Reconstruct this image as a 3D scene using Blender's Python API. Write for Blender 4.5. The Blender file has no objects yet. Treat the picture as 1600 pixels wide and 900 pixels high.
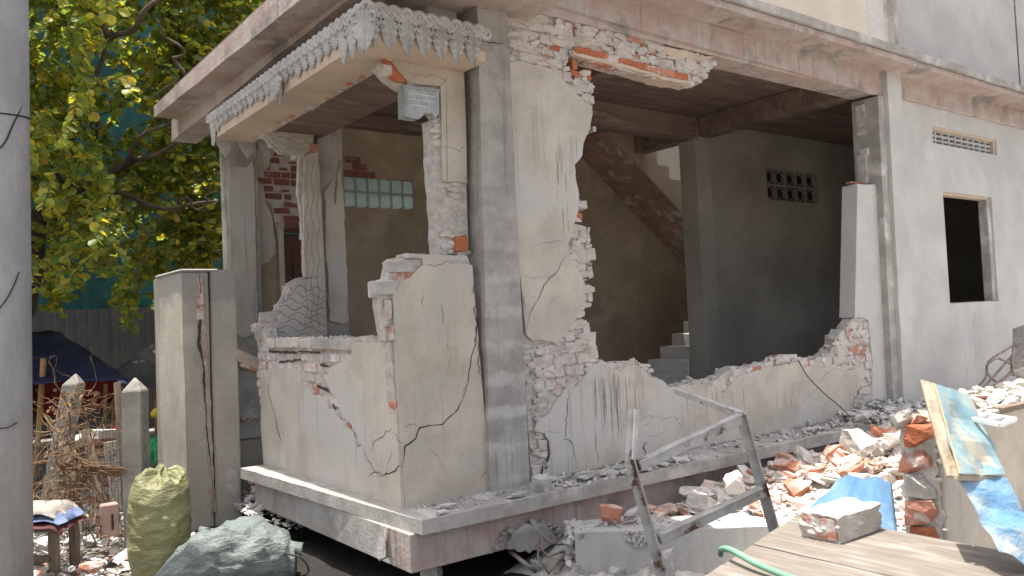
import bpy, bmesh, math, random, mathutils.geometry
from mathutils import Vector, Matrix, noise
random.seed(7)
R = random.random
U = random.uniform
col = bpy.context.scene.collection
sc = bpy.context.scene

# ------------------------------------------------------------ camera, sky, sun
FPX = 1270.98
YAW, PIT, ROL = [math.radians(v) for v in (52.806, 2.109, -2.648)]
CAM = Vector((-2.46161, -4.46561, 1.13961))
_m = Matrix(((math.sin(YAW), -math.cos(YAW), 0), (0, 0, -1), (math.cos(YAW), math.sin(YAW), 0)))
_p = Matrix(((1, 0, 0), (0, math.cos(PIT), math.sin(PIT)), (0, -math.sin(PIT), math.cos(PIT))))
_r = Matrix(((math.cos(ROL), -math.sin(ROL), 0), (math.sin(ROL), math.cos(ROL), 0), (0, 0, 1)))
RC = _r @ _p @ _m            # world -> (right, down, forward)
cam = bpy.data.objects.new('camera', bpy.data.cameras.new('camera'))
col.objects.link(cam)
cr, cd, cf = RC[0], RC[1], RC[2]
cam.matrix_world = Matrix(((cr[0], -cd[0], -cf[0], CAM[0]), (cr[1], -cd[1], -cf[1], CAM[1]),
                           (cr[2], -cd[2], -cf[2], CAM[2]), (0, 0, 0, 1)))
cam.data.lens = FPX / 1600 * 36
cam.data.sensor_width = 36
cam.data.clip_end = 500
cam.data.dof.use_dof = True
cam.data.dof.focus_distance = 5.4
cam.data.dof.aperture_fstop = 2.8
sc.camera = cam

LIGHT = Vector((0.085, -0.115, -1.0)).normalized()     # direction the sunlight travels
w = bpy.data.worlds.new('World'); sc.world = w; w.use_nodes = True
nt = w.node_tree
sky = nt.nodes.new('ShaderNodeTexSky'); sky.sky_type = 'NISHITA'; sky.sun_disc = False
sky.sun_elevation = math.asin(-LIGHT.z); sky.sun_rotation = math.atan2(-LIGHT.x, -LIGHT.y)
sky.air_density = 1.0; sky.dust_density = 4.0
hz = nt.nodes.new('ShaderNodeHueSaturation'); hz.inputs['Saturation'].default_value = .55       # hazy, nearly white tropical noon sky
nt.links.new(sky.outputs[0], hz.inputs['Color'])
wm = nt.nodes.new('ShaderNodeMix'); wm.data_type = 'RGBA'; wm.blend_type = 'MULTIPLY'; wm.inputs[0].default_value = 1
nt.links.new(hz.outputs[0], wm.inputs[6]); wm.inputs[7].default_value = (1.05, 1.0, .965, 1)
nt.links.new(wm.outputs[2], nt.nodes['Background'].inputs[0])
nt.nodes['Background'].inputs[1].default_value = 0.15
sd = bpy.data.lights.new('sun', 'SUN'); sd.energy = 4.0; sd.angle = math.radians(0.6); sd.color = (1, 0.95, 0.87)
so = bpy.data.objects.new('sun', sd); col.objects.link(so)
so.rotation_euler = LIGHT.to_track_quat('-Z', 'Y').to_euler()
sc.view_settings.view_transform = 'Standard'; sc.view_settings.look = 'None'
sc.view_settings.gamma = 1.0; sc.view_settings.use_curve_mapping = False
sc.view_settings.exposure = 1.15


def at(px, py, X=None, Y=None, Z=None, D=None):
    """a point of the photograph carried to a plane of the place (or to a distance)"""
    d = RC.transposed() @ Vector(((px - 800) / FPX, (py - 450) / FPX, 1))
    if X is not None: t = (X - CAM.x) / d.x
    elif Y is not None: t = (Y - CAM.y) / d.y
    elif Z is not None: t = (Z - CAM.z) / d.z
    else: t = D
    return CAM + d * t


# ------------------------------------------------------------ materials
MATS = {}


def mk(name, c1, c2=None, scale=3.0, c3=None, scale3=1.0, lo3=.55, hi3=.7, rough=.88, bump=.25, bscale=60,
       streak=None, band=None, metal=0, rnd=0, dust=None, stretch=(1, 1, 1), bump2=0, b2scale=8, spec=.3, trans=None, fac=.5, detail=8, top=None):
    m = bpy.data.materials.new(name); m.use_nodes = True; MATS[name] = m
    N, L = m.node_tree.nodes, m.node_tree.links
    b = N['Principled BSDF']; b.inputs['Roughness'].default_value = rough
    b.inputs['Metallic'].default_value = metal
    b.inputs['Specular IOR Level'].default_value = spec
    g = N.new('ShaderNodeNewGeometry')
    mp = N.new('ShaderNodeMapping'); mp.inputs['Scale'].default_value = stretch
    L.new(g.outputs['Position'], mp.inputs[0])

    def nz(sc_, det=detail, src=mp, dist=0.0, ro=.6):
        n = N.new('ShaderNodeTexNoise'); n.inputs['Scale'].default_value = sc_; n.inputs['Detail'].default_value = det
        n.inputs['Roughness'].default_value = ro; n.inputs['Distortion'].default_value = dist
        L.new(src.outputs[0], n.inputs['Vector']); return n.outputs['Fac']

    def rng(s, a, z_, lo=0, hi=1):
        r = N.new('ShaderNodeMapRange'); r.inputs[1].default_value = a; r.inputs[2].default_value = z_
        r.inputs[3].default_value = lo; r.inputs[4].default_value = hi; r.interpolation_type = 'SMOOTHSTEP'
        L.new(s, r.inputs[0]); return r.outputs[0]

    def mixc(f, a, c):
        x = N.new('ShaderNodeMix'); x.data_type = 'RGBA'
        if isinstance(f, float): x.inputs[0].default_value = f
        else: L.new(f, x.inputs[0])
        for i, v in ((6, a), (7, c)):
            if isinstance(v, tuple): x.inputs[i].default_value = (*v, 1)
            else: L.new(v, x.inputs[i])
        return x.outputs[2]
    cur = c1
    if c2: cur = mixc(rng(nz(scale), fac - .18, fac + .18), c1, c2)
    if c3:
        n3 = nz(scale3, 6, dist=.3)
        if rnd:
            oi = N.new('ShaderNodeObjectInfo'); ma = N.new('ShaderNodeMath'); ma.operation = 'MULTIPLY_ADD'
            L.new(oi.outputs['Random'], ma.inputs[0]); ma.inputs[1].default_value = rnd; L.new(n3, ma.inputs[2])
            sb = N.new('ShaderNodeMath'); sb.operation = 'SUBTRACT'; L.new(ma.outputs[0], sb.inputs[0]); sb.inputs[1].default_value = rnd / 2
            n3 = sb.outputs[0]
        cur = mixc(rng(n3, lo3, hi3), cur, c3)
    if streak:                     # rain-washed vertical marks
        sm = N.new('ShaderNodeMapping'); sm.inputs['Scale'].default_value = (26, 26, .9); L.new(g.outputs['Position'], sm.inputs[0])
        s1 = nz(1, 4, sm); s2 = nz(1.1, 2)
        mu = N.new('ShaderNodeMath'); mu.operation = 'MULTIPLY'; L.new(rng(s1, .52, .72), mu.inputs[0]); L.new(rng(s2, .42, .62), mu.inputs[1])
        m2 = N.new('ShaderNodeMath'); m2.operation = 'MULTIPLY'; L.new(mu.outputs[0], m2.inputs[0]); m2.inputs[1].default_value = streak[1]
        cur = mixc(m2.outputs[0], cur, streak[0])
    if band:                       # pale lime bands left by the courses of formwork
        sx = N.new('ShaderNodeSeparateXYZ'); L.new(g.outputs['Position'], sx.inputs[0])
        q = N.new('ShaderNodeMath'); q.operation = 'MULTIPLY'; L.new(sx.outputs[2], q.inputs[0]); q.inputs[1].default_value = 2 * math.pi / band[1]
        s = N.new('ShaderNodeMath'); s.operation = 'SINE'; L.new(q.outputs[0], s.inputs[0])
        n4 = nz(7, 5); ad = N.new('ShaderNodeMath'); ad.operation = 'MULTIPLY_ADD'; L.new(n4, ad.inputs[0]); ad.inputs[1].default_value = 4.2; L.new(s.outputs[0], ad.inputs[2])
        zz = rng(sx.outputs[2], .3, 2.6, 1, .25)
        mu = N.new('ShaderNodeMath'); mu.operation = 'MULTIPLY'; L.new(rng(ad.outputs[0], 2.2, 3.5, 0, .6), mu.inputs[0]); L.new(zz, mu.inputs[1])
        cur = mixc(mu.outputs[0], cur, band[0])
    if top:                        # dark weathering with a ragged lower edge
        sx = N.new('ShaderNodeSeparateXYZ'); L.new(g.outputs['Position'], sx.inputs[0])
        ad = N.new('ShaderNodeMath'); ad.operation = 'MULTIPLY_ADD'; L.new(nz(6, 5), ad.inputs[0]); ad.inputs[1].default_value = .5; L.new(sx.outputs[2], ad.inputs[2])
        mu = N.new('ShaderNodeMath'); mu.operation = 'MULTIPLY'; L.new(rng(ad.outputs[0], top[0], top[0] + .12), mu.inputs[0]); mu.inputs[1].default_value = top[2]
        cur = mixc(mu.outputs[0], cur, top[1])
    if dust:
        sx = N.new('ShaderNodeSeparateXYZ'); L.new(g.outputs['Normal'], sx.inputs[0])
        mu = N.new('ShaderNodeMath'); mu.operation = 'MULTIPLY'; L.new(rng(sx.outputs[2], .3, .9), mu.inputs[0]); L.new(rng(nz(9, 5), .35, .6), mu.inputs[1])
        cur = mixc(mu.outputs[0], cur, dust)
    if isinstance(cur, tuple): b.inputs['Base Color'].default_value = (*cur, 1)
    else:
        # fine grain so that no surface is flat
        gr = nz(bscale * .8, 3)
        hv = N.new('ShaderNodeHueSaturation'); L.new(cur, hv.inputs['Color']); L.new(rng(gr, .25, .75, .94, 1.05), hv.inputs['Value'])
        L.new(hv.outputs[0], b.inputs['Base Color'])
        cur = hv.outputs[0]
    if bump or bump2:
        h = nz(bscale, 6)
        bn = N.new('ShaderNodeBump'); bn.inputs['Strength'].default_value = bump; bn.inputs['Distance'].default_value = .012
        L.new(h, bn.inputs['Height'])
        if bump2:
            b2 = N.new('ShaderNodeBump'); b2.inputs['Strength'].default_value = bump2; b2.inputs['Distance'].default_value = .05
            L.new(nz(b2scale, 5), b2.inputs['Height']); L.new(b2.outputs[0], bn.inputs['Normal'])
        L.new(bn.outputs[0], b.inputs['Normal'])
    if trans:
        t = N.new('ShaderNodeBsdfTranslucent'); ms = N.new('ShaderNodeMixShader'); ms.inputs[0].default_value = trans
        if isinstance(cur, tuple): t.inputs[0].default_value = (*cur, 1)
        else: L.new(cur, t.inputs[0])
        L.new(b.outputs[0], ms.inputs[1]); L.new(t.outputs[0], ms.inputs[2]); L.new(ms.outputs[0], N['Material Output'].inputs[0])
    return m


PLASTER = mk('plaster', (.51, .475, .41), (.40, .37, .32), 3.2, (.47, .46, .435), 1.3, .47, .6, streak=((.22, .22, .215), .45), bump=.13, bscale=60, bump2=.08, b2scale=5)
PLASTERW = mk('plaster_warm', (.51, .47, .395), (.40, .355, .285), 3.2, (.43, .41, .37), 1.8, .48, .62, streak=((.30, .285, .25), .4), bump=.16, bscale=60, bump2=.06, b2scale=6)
PLASTERG = mk('plaster_grey', (.485, .48, .46), (.41, .405, .39), 1.9, (.53, .525, .51), 1.1, .5, .7, streak=((.26, .26, .25), .25), bump=.2, bscale=55, bump2=.05)
STAIN = mk('water_stain', (.30, .295, .28), (.24, .235, .225), 20, bump=.1)
CREAM = mk('plaster_cream', (.54, .51, .44), (.46, .43, .37), 1.5, bump=.15)
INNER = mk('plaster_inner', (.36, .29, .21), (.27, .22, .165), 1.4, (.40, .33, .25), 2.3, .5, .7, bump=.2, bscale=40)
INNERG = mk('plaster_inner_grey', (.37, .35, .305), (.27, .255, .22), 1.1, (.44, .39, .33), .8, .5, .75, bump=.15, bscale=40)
CONC = mk('concrete', (.41, .395, .365), (.27, .26, .24), 4.5, (.52, .505, .48), 2.6, .52, .68, streak=((.17, .165, .155), .5), bump=.35, bscale=45, bump2=.12)
CONCD = mk('concrete_column', (.36, .35, .33), (.25, .245, .23), 4.5, (.40, .39, .37), 2.0, .5, .7, band=((.50, .495, .47), .225), streak=((.13, .13, .12), .6), bump=.4, bscale=40, bump2=.15)
PINK = mk('concrete_pink', (.42, .385, .355), (.38, .28, .25), 5.0, (.23, .215, .20), 2.6, .53, .68, streak=((.15, .14, .13), .65), bump=.35, bscale=35, bump2=.15)
CONCN = mk('concrete_plain', (.27, .262, .245), (.18, .175, .165), 4.5, (.36, .35, .33), 2.0, .5, .7, streak=((.13, .13, .12), .6), bump=.4, bscale=40, bump2=.15)
FLIGHT = mk('flight_soffit', (.33, .215, .165), (.23, .15, .12), 3.5, (.48, .41, .34), 5, .52, .7, bump=.3, bscale=30, bump2=.1)
STEPM = mk('step_cement', (.56, .55, .52), (.47, .46, .43), 4, bump=.2)
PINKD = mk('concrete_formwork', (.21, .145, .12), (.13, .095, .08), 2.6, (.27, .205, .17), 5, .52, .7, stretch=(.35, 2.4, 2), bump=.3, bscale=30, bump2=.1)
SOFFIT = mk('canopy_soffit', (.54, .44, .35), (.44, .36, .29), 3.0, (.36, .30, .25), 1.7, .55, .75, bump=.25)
MORTAR = mk('mortar', (.52, .495, .46), (.38, .355, .33), 14, (.42, .27, .22), 7, .58, .72, bump=.8, bscale=38, bump2=.5, b2scale=18)
BRICKW = mk('brick_limed', (.56, .53, .50), (.42, .37, .345), 9, (.40, .20, .155), 6, .56, .72, rnd=.10, bump=.6, bscale=50, bump2=.35, b2scale=22)
BRICKR = mk('brick_red', (.46, .21, .145), (.38, .17, .12), 8, (.54, .50, .47), 8, .46, .58, rnd=.12, bump=.5, bscale=60, bump2=.25, b2scale=20)
BRICKD = mk('brick_dull', (.24, .095, .07), (.17, .075, .06), 8, (.33, .27, .235), 10, .58, .7, rnd=.1, bump=.5, bscale=60, bump2=.2)
CRACK = mk('crack_dark', (.05, .043, .036), bump=0)
SCORE = mk('scored_line', (.27, .245, .215), bump=0)
DARK = mk('dark_void', (.02, .018, .016), bump=0)
STUB = mk('stub_steel_lit', (.50, .50, .48), (.38, .38, .365), 9, (.16, .09, .06), 7, .62, .7, rough=.5, metal=.2, bump=.2)  # paler copy of the frame steel, with sunlight on the stub put into the colour
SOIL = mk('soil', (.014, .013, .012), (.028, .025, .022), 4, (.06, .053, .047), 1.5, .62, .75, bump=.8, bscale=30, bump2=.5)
GROUND = mk('ground_dirt', (.17, .145, .12), (.24, .215, .185), 3, (.09, .08, .07), 1.1, .5, .7, bump=.8, bscale=30, bump2=.5)
RUBW = mk('rubble_white', (.55, .52, .475), (.42, .395, .355), 6, (.40, .20, .15), 2.3, .64, .74, bump=.6, bscale=45, bump2=.4, b2scale=14, rnd=.12, dust=(.60, .57, .525))
RUBP = mk('rubble_pink', (.60, .50, .455), (.52, .38, .33), 7, (.62, .60, .57), 5, .5, .62, bump=.5, bscale=50, bump2=.3, dust=(.64, .60, .57))
RUBG = mk('rubble_grey', (.42, .415, .395), (.33, .32, .305), 7, (.5, .49, .465), 3, .5, .7, bump=.5, bscale=50, bump2=.3, b2scale=12, dust=(.55, .54, .51))
RUBR = mk('rubble_brick', (.52, .22, .135), (.42, .18, .12), 7, (.56, .52, .48), 8, .47, .58, rnd=.3, bump=.5, bscale=50, bump2=.3, dust=(.52, .40, .34))
ORN = mk('moulded_cement', (.47, .47, .46), (.36, .36, .35), 9, (.29, .285, .275), 3, .58, .75, bump=.35, bscale=70)
STEEL = mk('old_steel', (.47, .475, .465), (.33, .33, .32), 9, (.115, .06, .042), 7, .55, .64, rough=.55, metal=.3, bump=.3, bscale=80)
REBAR = mk('rusty_bar', (.17, .12, .095), (.26, .24, .22), 12, rough=.8, bump=.4)
WOOD = mk('plank_wood', (.215, .188, .158), (.145, .125, .105), 2.0, (.27, .25, .225), 1.1, .5, .7, stretch=(24, 2.6, 20), bump=.3, bscale=5, rough=.8)
WOODO = mk('old_timber', (.23, .185, .145), (.15, .115, .085), 2.5, stretch=(12, 12, 2), bump=.4, bscale=14)
BAMBOO = mk('bamboo', (.36, .235, .10), (.25, .15, .065), 6, bump=.1)
PINKCLAY = mk('pink_clay', (.36, .19, .15), (.46, .33, .28), 9, bump=.4)
BARK = mk('bark', (.10, .075, .055), (.055, .042, .034), 9, bump=.8, bscale=25)
POLE = mk('pole_concrete', (.34, .345, .35), (.26, .265, .27), 3, (.10, .10, .105), 1.6, .60, .8, stretch=(1, 1, .5), streak=((.42, .42, .42), .4), bump=.35, bscale=40, bump2=.1)
POST = mk('post_concrete', (.34, .325, .29), (.24, .23, .205), 6, (.16, .155, .13), 3, .56, .7, bump=.5, bscale=40, bump2=.15)
TEAL = mk('teal_sheet', (.008, .075, .07), (.005, .048, .048), 1.2, (.014, .095, .088), .8, .55, .75, rough=.55, bump=.05)
GREYS = mk('grey_sheet', (.085, .088, .085), (.055, .056, .054), 1.4, (.09, .075, .06), 2, .6, .75, rough=.5, bump=.05)
RAWB = mk('raw_brick', (.46, .155, .075), (.36, .12, .06), 20, (.50, .38, .32), 9, .6, .75, bump=.6, bump2=.4, b2scale=25)
TARP = mk('blue_tarp', (.010, .013, .042), (.017, .021, .06), 4, (.06, .07, .11), 3, .58, .75, rough=.55, bump=.2, bscale=20, bump2=.5, b2scale=7)
TARPG = mk('grey_tarp', (.05, .05, .065), (.085, .085, .10), 5, rough=.6, bump=.2, bump2=.6, b2scale=8)
REDC = mk('red_cloth', (.14, .01, .016), (.09, .008, .012), 4, bump=.2)
SACK = mk('green_sack', (.235, .235, .105), (.17, .17, .075), 5, (.34, .325, .18), 3, .5, .7, rough=.5, bump=.35, bscale=130, bump2=.9, b2scale=9, stretch=(.8, .8, 1.7), spec=.5)
BAG = mk('pale_teal_sack', (.15, .18, .168), (.105, .13, .12), 4, (.215, .245, .23), 3, .5, .7, rough=.6, bump=.3, bscale=120, bump2=.9, b2scale=8, stretch=(1, 1, 2.2))
GLASS = mk('glass_block', (.86, .93, .92), (.72, .82, .82), 30, rough=.2, bump=.5, bscale=22, spec=.6, trans=.92)
GLASSR = mk('glass_rim', (.46, .50, .485), (.34, .38, .37), 20, rough=.15, bump=.1, trans=.4, spec=.6)
GLASSP = mk('glass_block_dusty', (.34, .37, .37), (.24, .26, .265), 14, rough=.2, bump=.2, spec=.7)
BLUEP = mk('blue_plastic', (.17, .32, .50), (.11, .24, .42), 3, (.33, .43, .54), 5, .55, .7, rough=.4, bump=.1, bump2=.3, stretch=(1, 1, 1), trans=.25)
BLUEB = mk('painted_board', (.15, .28, .33), (.25, .34, .345), 5, (.38, .355, .29), 2.6, .47, .58, rough=.6, bump=.1, stretch=(2.2, 2.2, .9), bump2=.1)
BLUEV = mk('blue_vinyl', (.12, .25, .40), (.27, .35, .39), 3.5, (.38, .39, .36), 3.5, .48, .60, rough=.45, bump=.1, stretch=(1.5, 1.5, 3), bump2=.3)
FOAM = mk('board_core', (.46, .385, .30), (.32, .26, .19), 14, bump=.5, bscale=35)
YEL = mk('yellow_strip', (.44, .36, .21), bump=.1)
WHITEP = mk('white_paint', (.74, .75, .75), (.62, .63, .63), 8, rough=.5, bump=.1)
HOSE = mk('green_hose', (.19, .36, .25), (.14, .29, .20), 12, rough=.45, bump=.15)
CABLE = mk('black_cable', (.02, .02, .02), rough=.5, bump=0)
WIRE = mk('wire', (.13, .125, .115), rough=.6, bump=0, metal=.4)
VINE = mk('dry_vine', (.25, .165, .095), (.17, .10, .055), 12, bump=.3)
DOORW = mk('door_timber', (.11, .04, .025), (.075, .028, .018), 8, rough=.5, bump=.1)
CL1 = mk('cloth_beige', (.36, .33, .29), (.26, .24, .22), 9, bump=.3, bump2=.5)
CL2 = mk('cloth_blue', (.10, .15, .32), (.16, .2, .3), 9, bump=.3, bump2=.5)
CL3 = mk('cloth_maroon', (.13, .045, .05), (.09, .035, .035), 9, bump=.3, bump2=.5)
GREENP = mk('green_plastic', (.01, .22, .06), bump=.2, bump2=.8, b2scale=12, rough=.4)
REDP = mk('red_plastic', (.38, .02, .03), bump=0, rough=.35)
YELP = mk('yellow_plastic', (.55, .38, .03), bump=0, rough=.35)


def leafmat(name, cols, tr):
    m = bpy.data.materials.new(name); m.use_nodes = True; N, L = m.node_tree.nodes, m.node_tree.links
    b = N['Principled BSDF']; b.inputs['Roughness'].default_value = .45
    g = N.new('ShaderNodeNewGeometry'); oi = N.new('ShaderNodeObjectInfo')
    a = N.new('ShaderNodeMath'); a.operation = 'ADD'; L.new(g.outputs['Random Per Island'], a.inputs[0]); L.new(oi.outputs['Random'], a.inputs[1])
    f = N.new('ShaderNodeMath'); f.operation = 'FRACT'; L.new(a.outputs[0], f.inputs[0])
    r = N.new('ShaderNodeValToRGB'); r.color_ramp.interpolation = 'LINEAR'
    e = r.color_ramp.elements
    e[0].position = 0; e[0].color = (*cols[0], 1); e[1].position = 1; e[1].color = (*cols[-1], 1)
    for i, c in enumerate(cols[1:-1]):
        x = e.new((i + 1) / (len(cols) - 1)); x.color = (*c, 1)
    L.new(f.outputs[0], r.inputs[0]); L.new(r.outputs[0], b.inputs['Base Color'])
    t = N.new('ShaderNodeBsdfTranslucent'); L.new(r.outputs[0], t.inputs[0])
    gm = N.new('ShaderNodeMix'); gm.data_type = 'RGBA'; gm.blend_type = 'MULTIPLY'; gm.inputs[0].default_value = 1
    L.new(r.outputs[0], gm.inputs[6]); gm.inputs[7].default_value = (2.1, 2.0, .7, 1); L.new(gm.outputs[2], t.inputs[0])
    ms = N.new('ShaderNodeMixShader'); ms.inputs[0].default_value = tr
    L.new(b.outputs[0], ms.inputs[1]); L.new(t.outputs[0], ms.inputs[2]); L.new(ms.outputs[0], N['Material Output'].inputs[0])
    return m


LEAF = leafmat('leaf_green', [(.11, .17, .055), (.15, .21, .06), (.10, .155, .045), (.17, .23, .06), (.25, .29, .06), (.36, .35, .06), (.45, .40, .07), (.18, .24, .07), (.12, .18, .05), (.42, .30, .06)], .48)

# ------------------------------------------------------------ helpers


def link(name, me, mat, parent=None, kind=None, smooth=False, label=None):
    o = bpy.data.objects.new(name, me); col.objects.link(o)
    if mat is not None and not me.materials:
        me.materials.append(mat)
    if smooth:
        for p in me.polygons: p.use_smooth = True
    if parent is not None: o.parent = parent
    if kind: o['kind'] = kind
    if label: o['label'] = label
    return o


def tag(o, label, cat, group=None):
    o['label'] = label; o['category'] = cat
    if group: o['group'] = group
    return o


def empty(name, loc, label, cat, group=None):
    o = bpy.data.objects.new(name, None); col.objects.link(o); o.location = loc
    o.empty_display_size = .2
    return tag(o, label, cat, group)


def fix(o, parent):
    """parent a mesh built at world coordinates without moving it"""
    o.parent = parent
    o.matrix_parent_inverse = Matrix.LocRotScale(parent.location, parent.rotation_euler, parent.scale).inverted()
    return o


def me_from(v, f, name='mesh'):
    me = bpy.data.meshes.new(name); me.from_pydata([tuple(x) for x in v], [], f); me.update(); return me


def add_obj(name, v, f, mat, parent=None, **k):
    o = link(name, me_from(v, f, name), mat, None, **k)
    if parent is not None: fix(o, parent)
    return o


def subdiv(pts, step, amp, straight=(), seed=0):
    """roughen the edges of an outline (2-D points)"""
    out = []; n = len(pts); rr = random.Random(seed)
    for i in range(n):
        a, b = pts[i], pts[(i + 1) % n]
        out.append(a)
        if i in straight: continue
        L_ = math.hypot(b[0] - a[0], b[1] - a[1]); k = int(L_ / step)
        if k < 2: continue
        nx, ny = -(b[1] - a[1]) / L_, (b[0] - a[0]) / L_
        for j in range(1, k):
            t = j / k; d = rr.gauss(0, 1) * amp
            out.append((a[0] + (b[0] - a[0]) * t + nx * d, a[1] + (b[1] - a[1]) * t + ny * d))
    return out


def uv(P, axis): return (P.y, P.z) if axis == 'X' else (P.x, P.z) if axis == 'Y' else (P.x, P.y)


def un(q, axis, d): return (d, q[0], q[1]) if axis == 'X' else (q[0], d, q[1]) if axis == 'Y' else (q[0], q[1], d)


def px2(pts, axis, d):
    k = {axis: d}
    return [uv(at(x, y, **k), axis) for x, y in pts]


def prism(name, pts, axis, d0, d1, mat, parent=None, back=0.0, seed=0, **k):
    """an outline in the plane axis=d0 carried to the plane axis=d1; the back rim is pushed about by back"""
    rr = random.Random(seed); n0 = len(pts)
    r = mathutils.geometry.delaunay_2d_cdt([Vector(p) for p in pts], [], [list(range(n0))], 1, 1e-5)
    vo, eo, fo = r[0], r[1], r[2]; n = len(vo)
    bm = bmesh.new()
    a = [bm.verts.new(un(p, axis, d0)) for p in vo]
    b = [bm.verts.new(un((p[0] + rr.gauss(0, 1) * back, p[1] + rr.gauss(0, 1) * back), axis, d1)) for p in vo]
    cnt = {}
    for f in fo:
        bm.faces.new([a[i] for i in f]); bm.faces.new([b[i] for i in f][::-1])
        for i in range(len(f)):
            e = (f[i], f[(i + 1) % len(f)]); cnt[tuple(sorted(e))] = cnt.get(tuple(sorted(e)), []) + [e]
    for k_, es in cnt.items():
        if len(es) == 1:
            i, j = es[0]; bm.faces.new((a[j], a[i], b[i], b[j]))
    for v in [v for v in bm.verts if not v.link_faces]: bm.verts.remove(v)
    bmesh.ops.recalc_face_normals(bm, faces=bm.faces)
    me = bpy.data.meshes.new(name); bm.to_mesh(me); bm.free()
    o = link(name, me, mat, None, **k)
    if parent is not None: fix(o, parent)
    return o


def box(name, a, b, mat, parent=None, bev=.006, **k):
    bm = bmesh.new()
    bmesh.ops.create_cube(bm, size=1)
    for v in bm.verts:
        v.co = Vector([a[i] + (b[i] - a[i]) * (v.co[i] + .5) for i in range(3)])
    if bev: bmesh.ops.bevel(bm, geom=bm.edges[:], offset=bev, segments=1, affect='EDGES')
    bmesh.ops.recalc_face_normals(bm, faces=bm.faces)
    me = bpy.data.meshes.new(name); bm.to_mesh(me); bm.free()
    o = link(name, me, mat, None, **k)
    if parent is not None: fix(o, parent)
    return o


def tube_geo(pts, r, sides=6, V=None, F=None, cap=True):
    V = [] if V is None else V; F = [] if F is None else F
    pts = [Vector(p) for p in pts]; n = len(pts)
    rad = r if isinstance(r, (list, tuple)) else [r] * n
    base = len(V); up = Vector((0.13, .21, 1)).normalized()
    for i, p in enumerate(pts):
        t = (pts[min(i + 1, n - 1)] - pts[max(i - 1, 0)]).normalized()
        s = t.cross(up)
        if s.length < 1e-3: s = t.cross(Vector((1, 0, 0)))
        s.normalize(); q = s.cross(t)
        for k in range(sides):
            a = 2 * math.pi * k / sides
            V.append(p + (s * math.cos(a) + q * math.sin(a)) * rad[i])
    for i in range(n - 1):
        for k in range(sides):
            a = base + i * sides + k; b = base + i * sides + (k + 1) % sides
            F.append((a, b, b + sides, a + sides))
    if cap:
        F.append(tuple(base + k for k in range(sides))[::-1]); F.append(tuple(base + (n - 1) * sides + k for k in range(sides)))
    return V, F


def tube(name, pts, r, mat, parent=None, sides=6, **k):
    V, F = tube_geo(pts, r, sides)
    return add_obj(name, V, F, mat, parent, smooth=sides > 4, **k)


def beam_between(name, a, b, wdt, hgt, mat, parent=None, side=None, **k):
    """a square bar from a to b"""
    a, b = Vector(a), Vector(b); t = (b - a).normalized()
    s = t.cross(Vector((0, 0, 1))) if side is None else Vector(side)
    if s.length < 1e-3: s = Vector((1, 0, 0))
    s.normalize(); q = s.cross(t).normalized()
    V = []
    for p in (a, b):
        for i, j in ((-1, -1), (1, -1), (1, 1), (-1, 1)):
            V.append(p + s * i * wdt / 2 + q * j * hgt / 2)
    F = [(0, 1, 2, 3), (7, 6, 5, 4), (0, 4, 5, 1), (1, 5, 6, 2), (2, 6, 7, 3), (3, 7, 4, 0)]
    bm = bmesh.new(); vs = [bm.verts.new(v) for v in V]
    for f in F: bm.faces.new([vs[i] for i in f])
    bmesh.ops.recalc_face_normals(bm, faces=bm.faces)
    bmesh.ops.bevel(bm, geom=bm.edges[:], offset=min(wdt, hgt) * .08, segments=1, affect='EDGES')
    me = bpy.data.meshes.new(name); bm.to_mesh(me); bm.free()
    o = link(name, me, mat, None, **k)
    if parent is not None: fix(o, parent)
    return o


def inside(p, poly):
    x, y = p; c = False; n = len(poly); j = n - 1
    for i in range(n):
        xi, yi = poly[i]; xj, yj = poly[j]
        if (yi > y) != (yj > y) and x < (xj - xi) * (y - yi) / (yj - yi) + xi: c = not c
        j = i
    return c


# meshes shared by bricks and by broken pieces
def brick_mesh(seed):
    rr = random.Random(seed); bm = bmesh.new(); bmesh.ops.create_cube(bm, size=1)
    for v in bm.verts: v.co += Vector((rr.uniform(-.035, .035), rr.uniform(-.03, .03), rr.uniform(-.09, .09)))
    bmesh.ops.bevel(bm, geom=bm.edges[:], offset=.07, segments=1, affect='EDGES')
    for v in bm.verts: v.co += Vector([rr.uniform(-.035, .035) for _ in range(3)])
    bmesh.ops.triangulate(bm, faces=[f for f in bm.faces if len(f.verts) > 4])
    me = bpy.data.meshes.new('brick'); bm.to_mesh(me); bm.free(); return me


def chunk_geo(seed, flat=1.0, n=13):
    rr = random.Random(seed); bm = bmesh.new()
    for i in range(n):
        v = Vector([rr.gauss(0, 1) for _ in range(3)]).normalized() * rr.uniform(.42, .56)
        # squared-off directions give broken masonry, not pebbles
        m_ = max(abs(v.x), abs(v.y), abs(v.z)); v = v * (.62 + .38 * (.5 / m_))
        v.z *= flat
        bm.verts.new(v)
    r = bmesh.ops.convex_hull(bm, input=bm.verts)
    bmesh.ops.delete(bm, geom=[e for e in r['geom_interior'] if isinstance(e, bmesh.types.BMVert)], context='VERTS')
    bmesh.ops.dissolve_limit(bm, angle_limit=.22, verts=bm.verts, edges=bm.edges)
    bmesh.ops.triangulate(bm, faces=bm.faces)
    bmesh.ops.recalc_face_normals(bm, faces=bm.faces)
    V = [v.co.copy() for v in bm.verts]; bm.verts.index_update(); F = [tuple(v.index for v in f.verts) for f in bm.faces]
    bm.free(); return V, F


CH = [chunk_geo(100 + i, 1.0 if i < 8 else .38) for i in range(16)]


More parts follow.
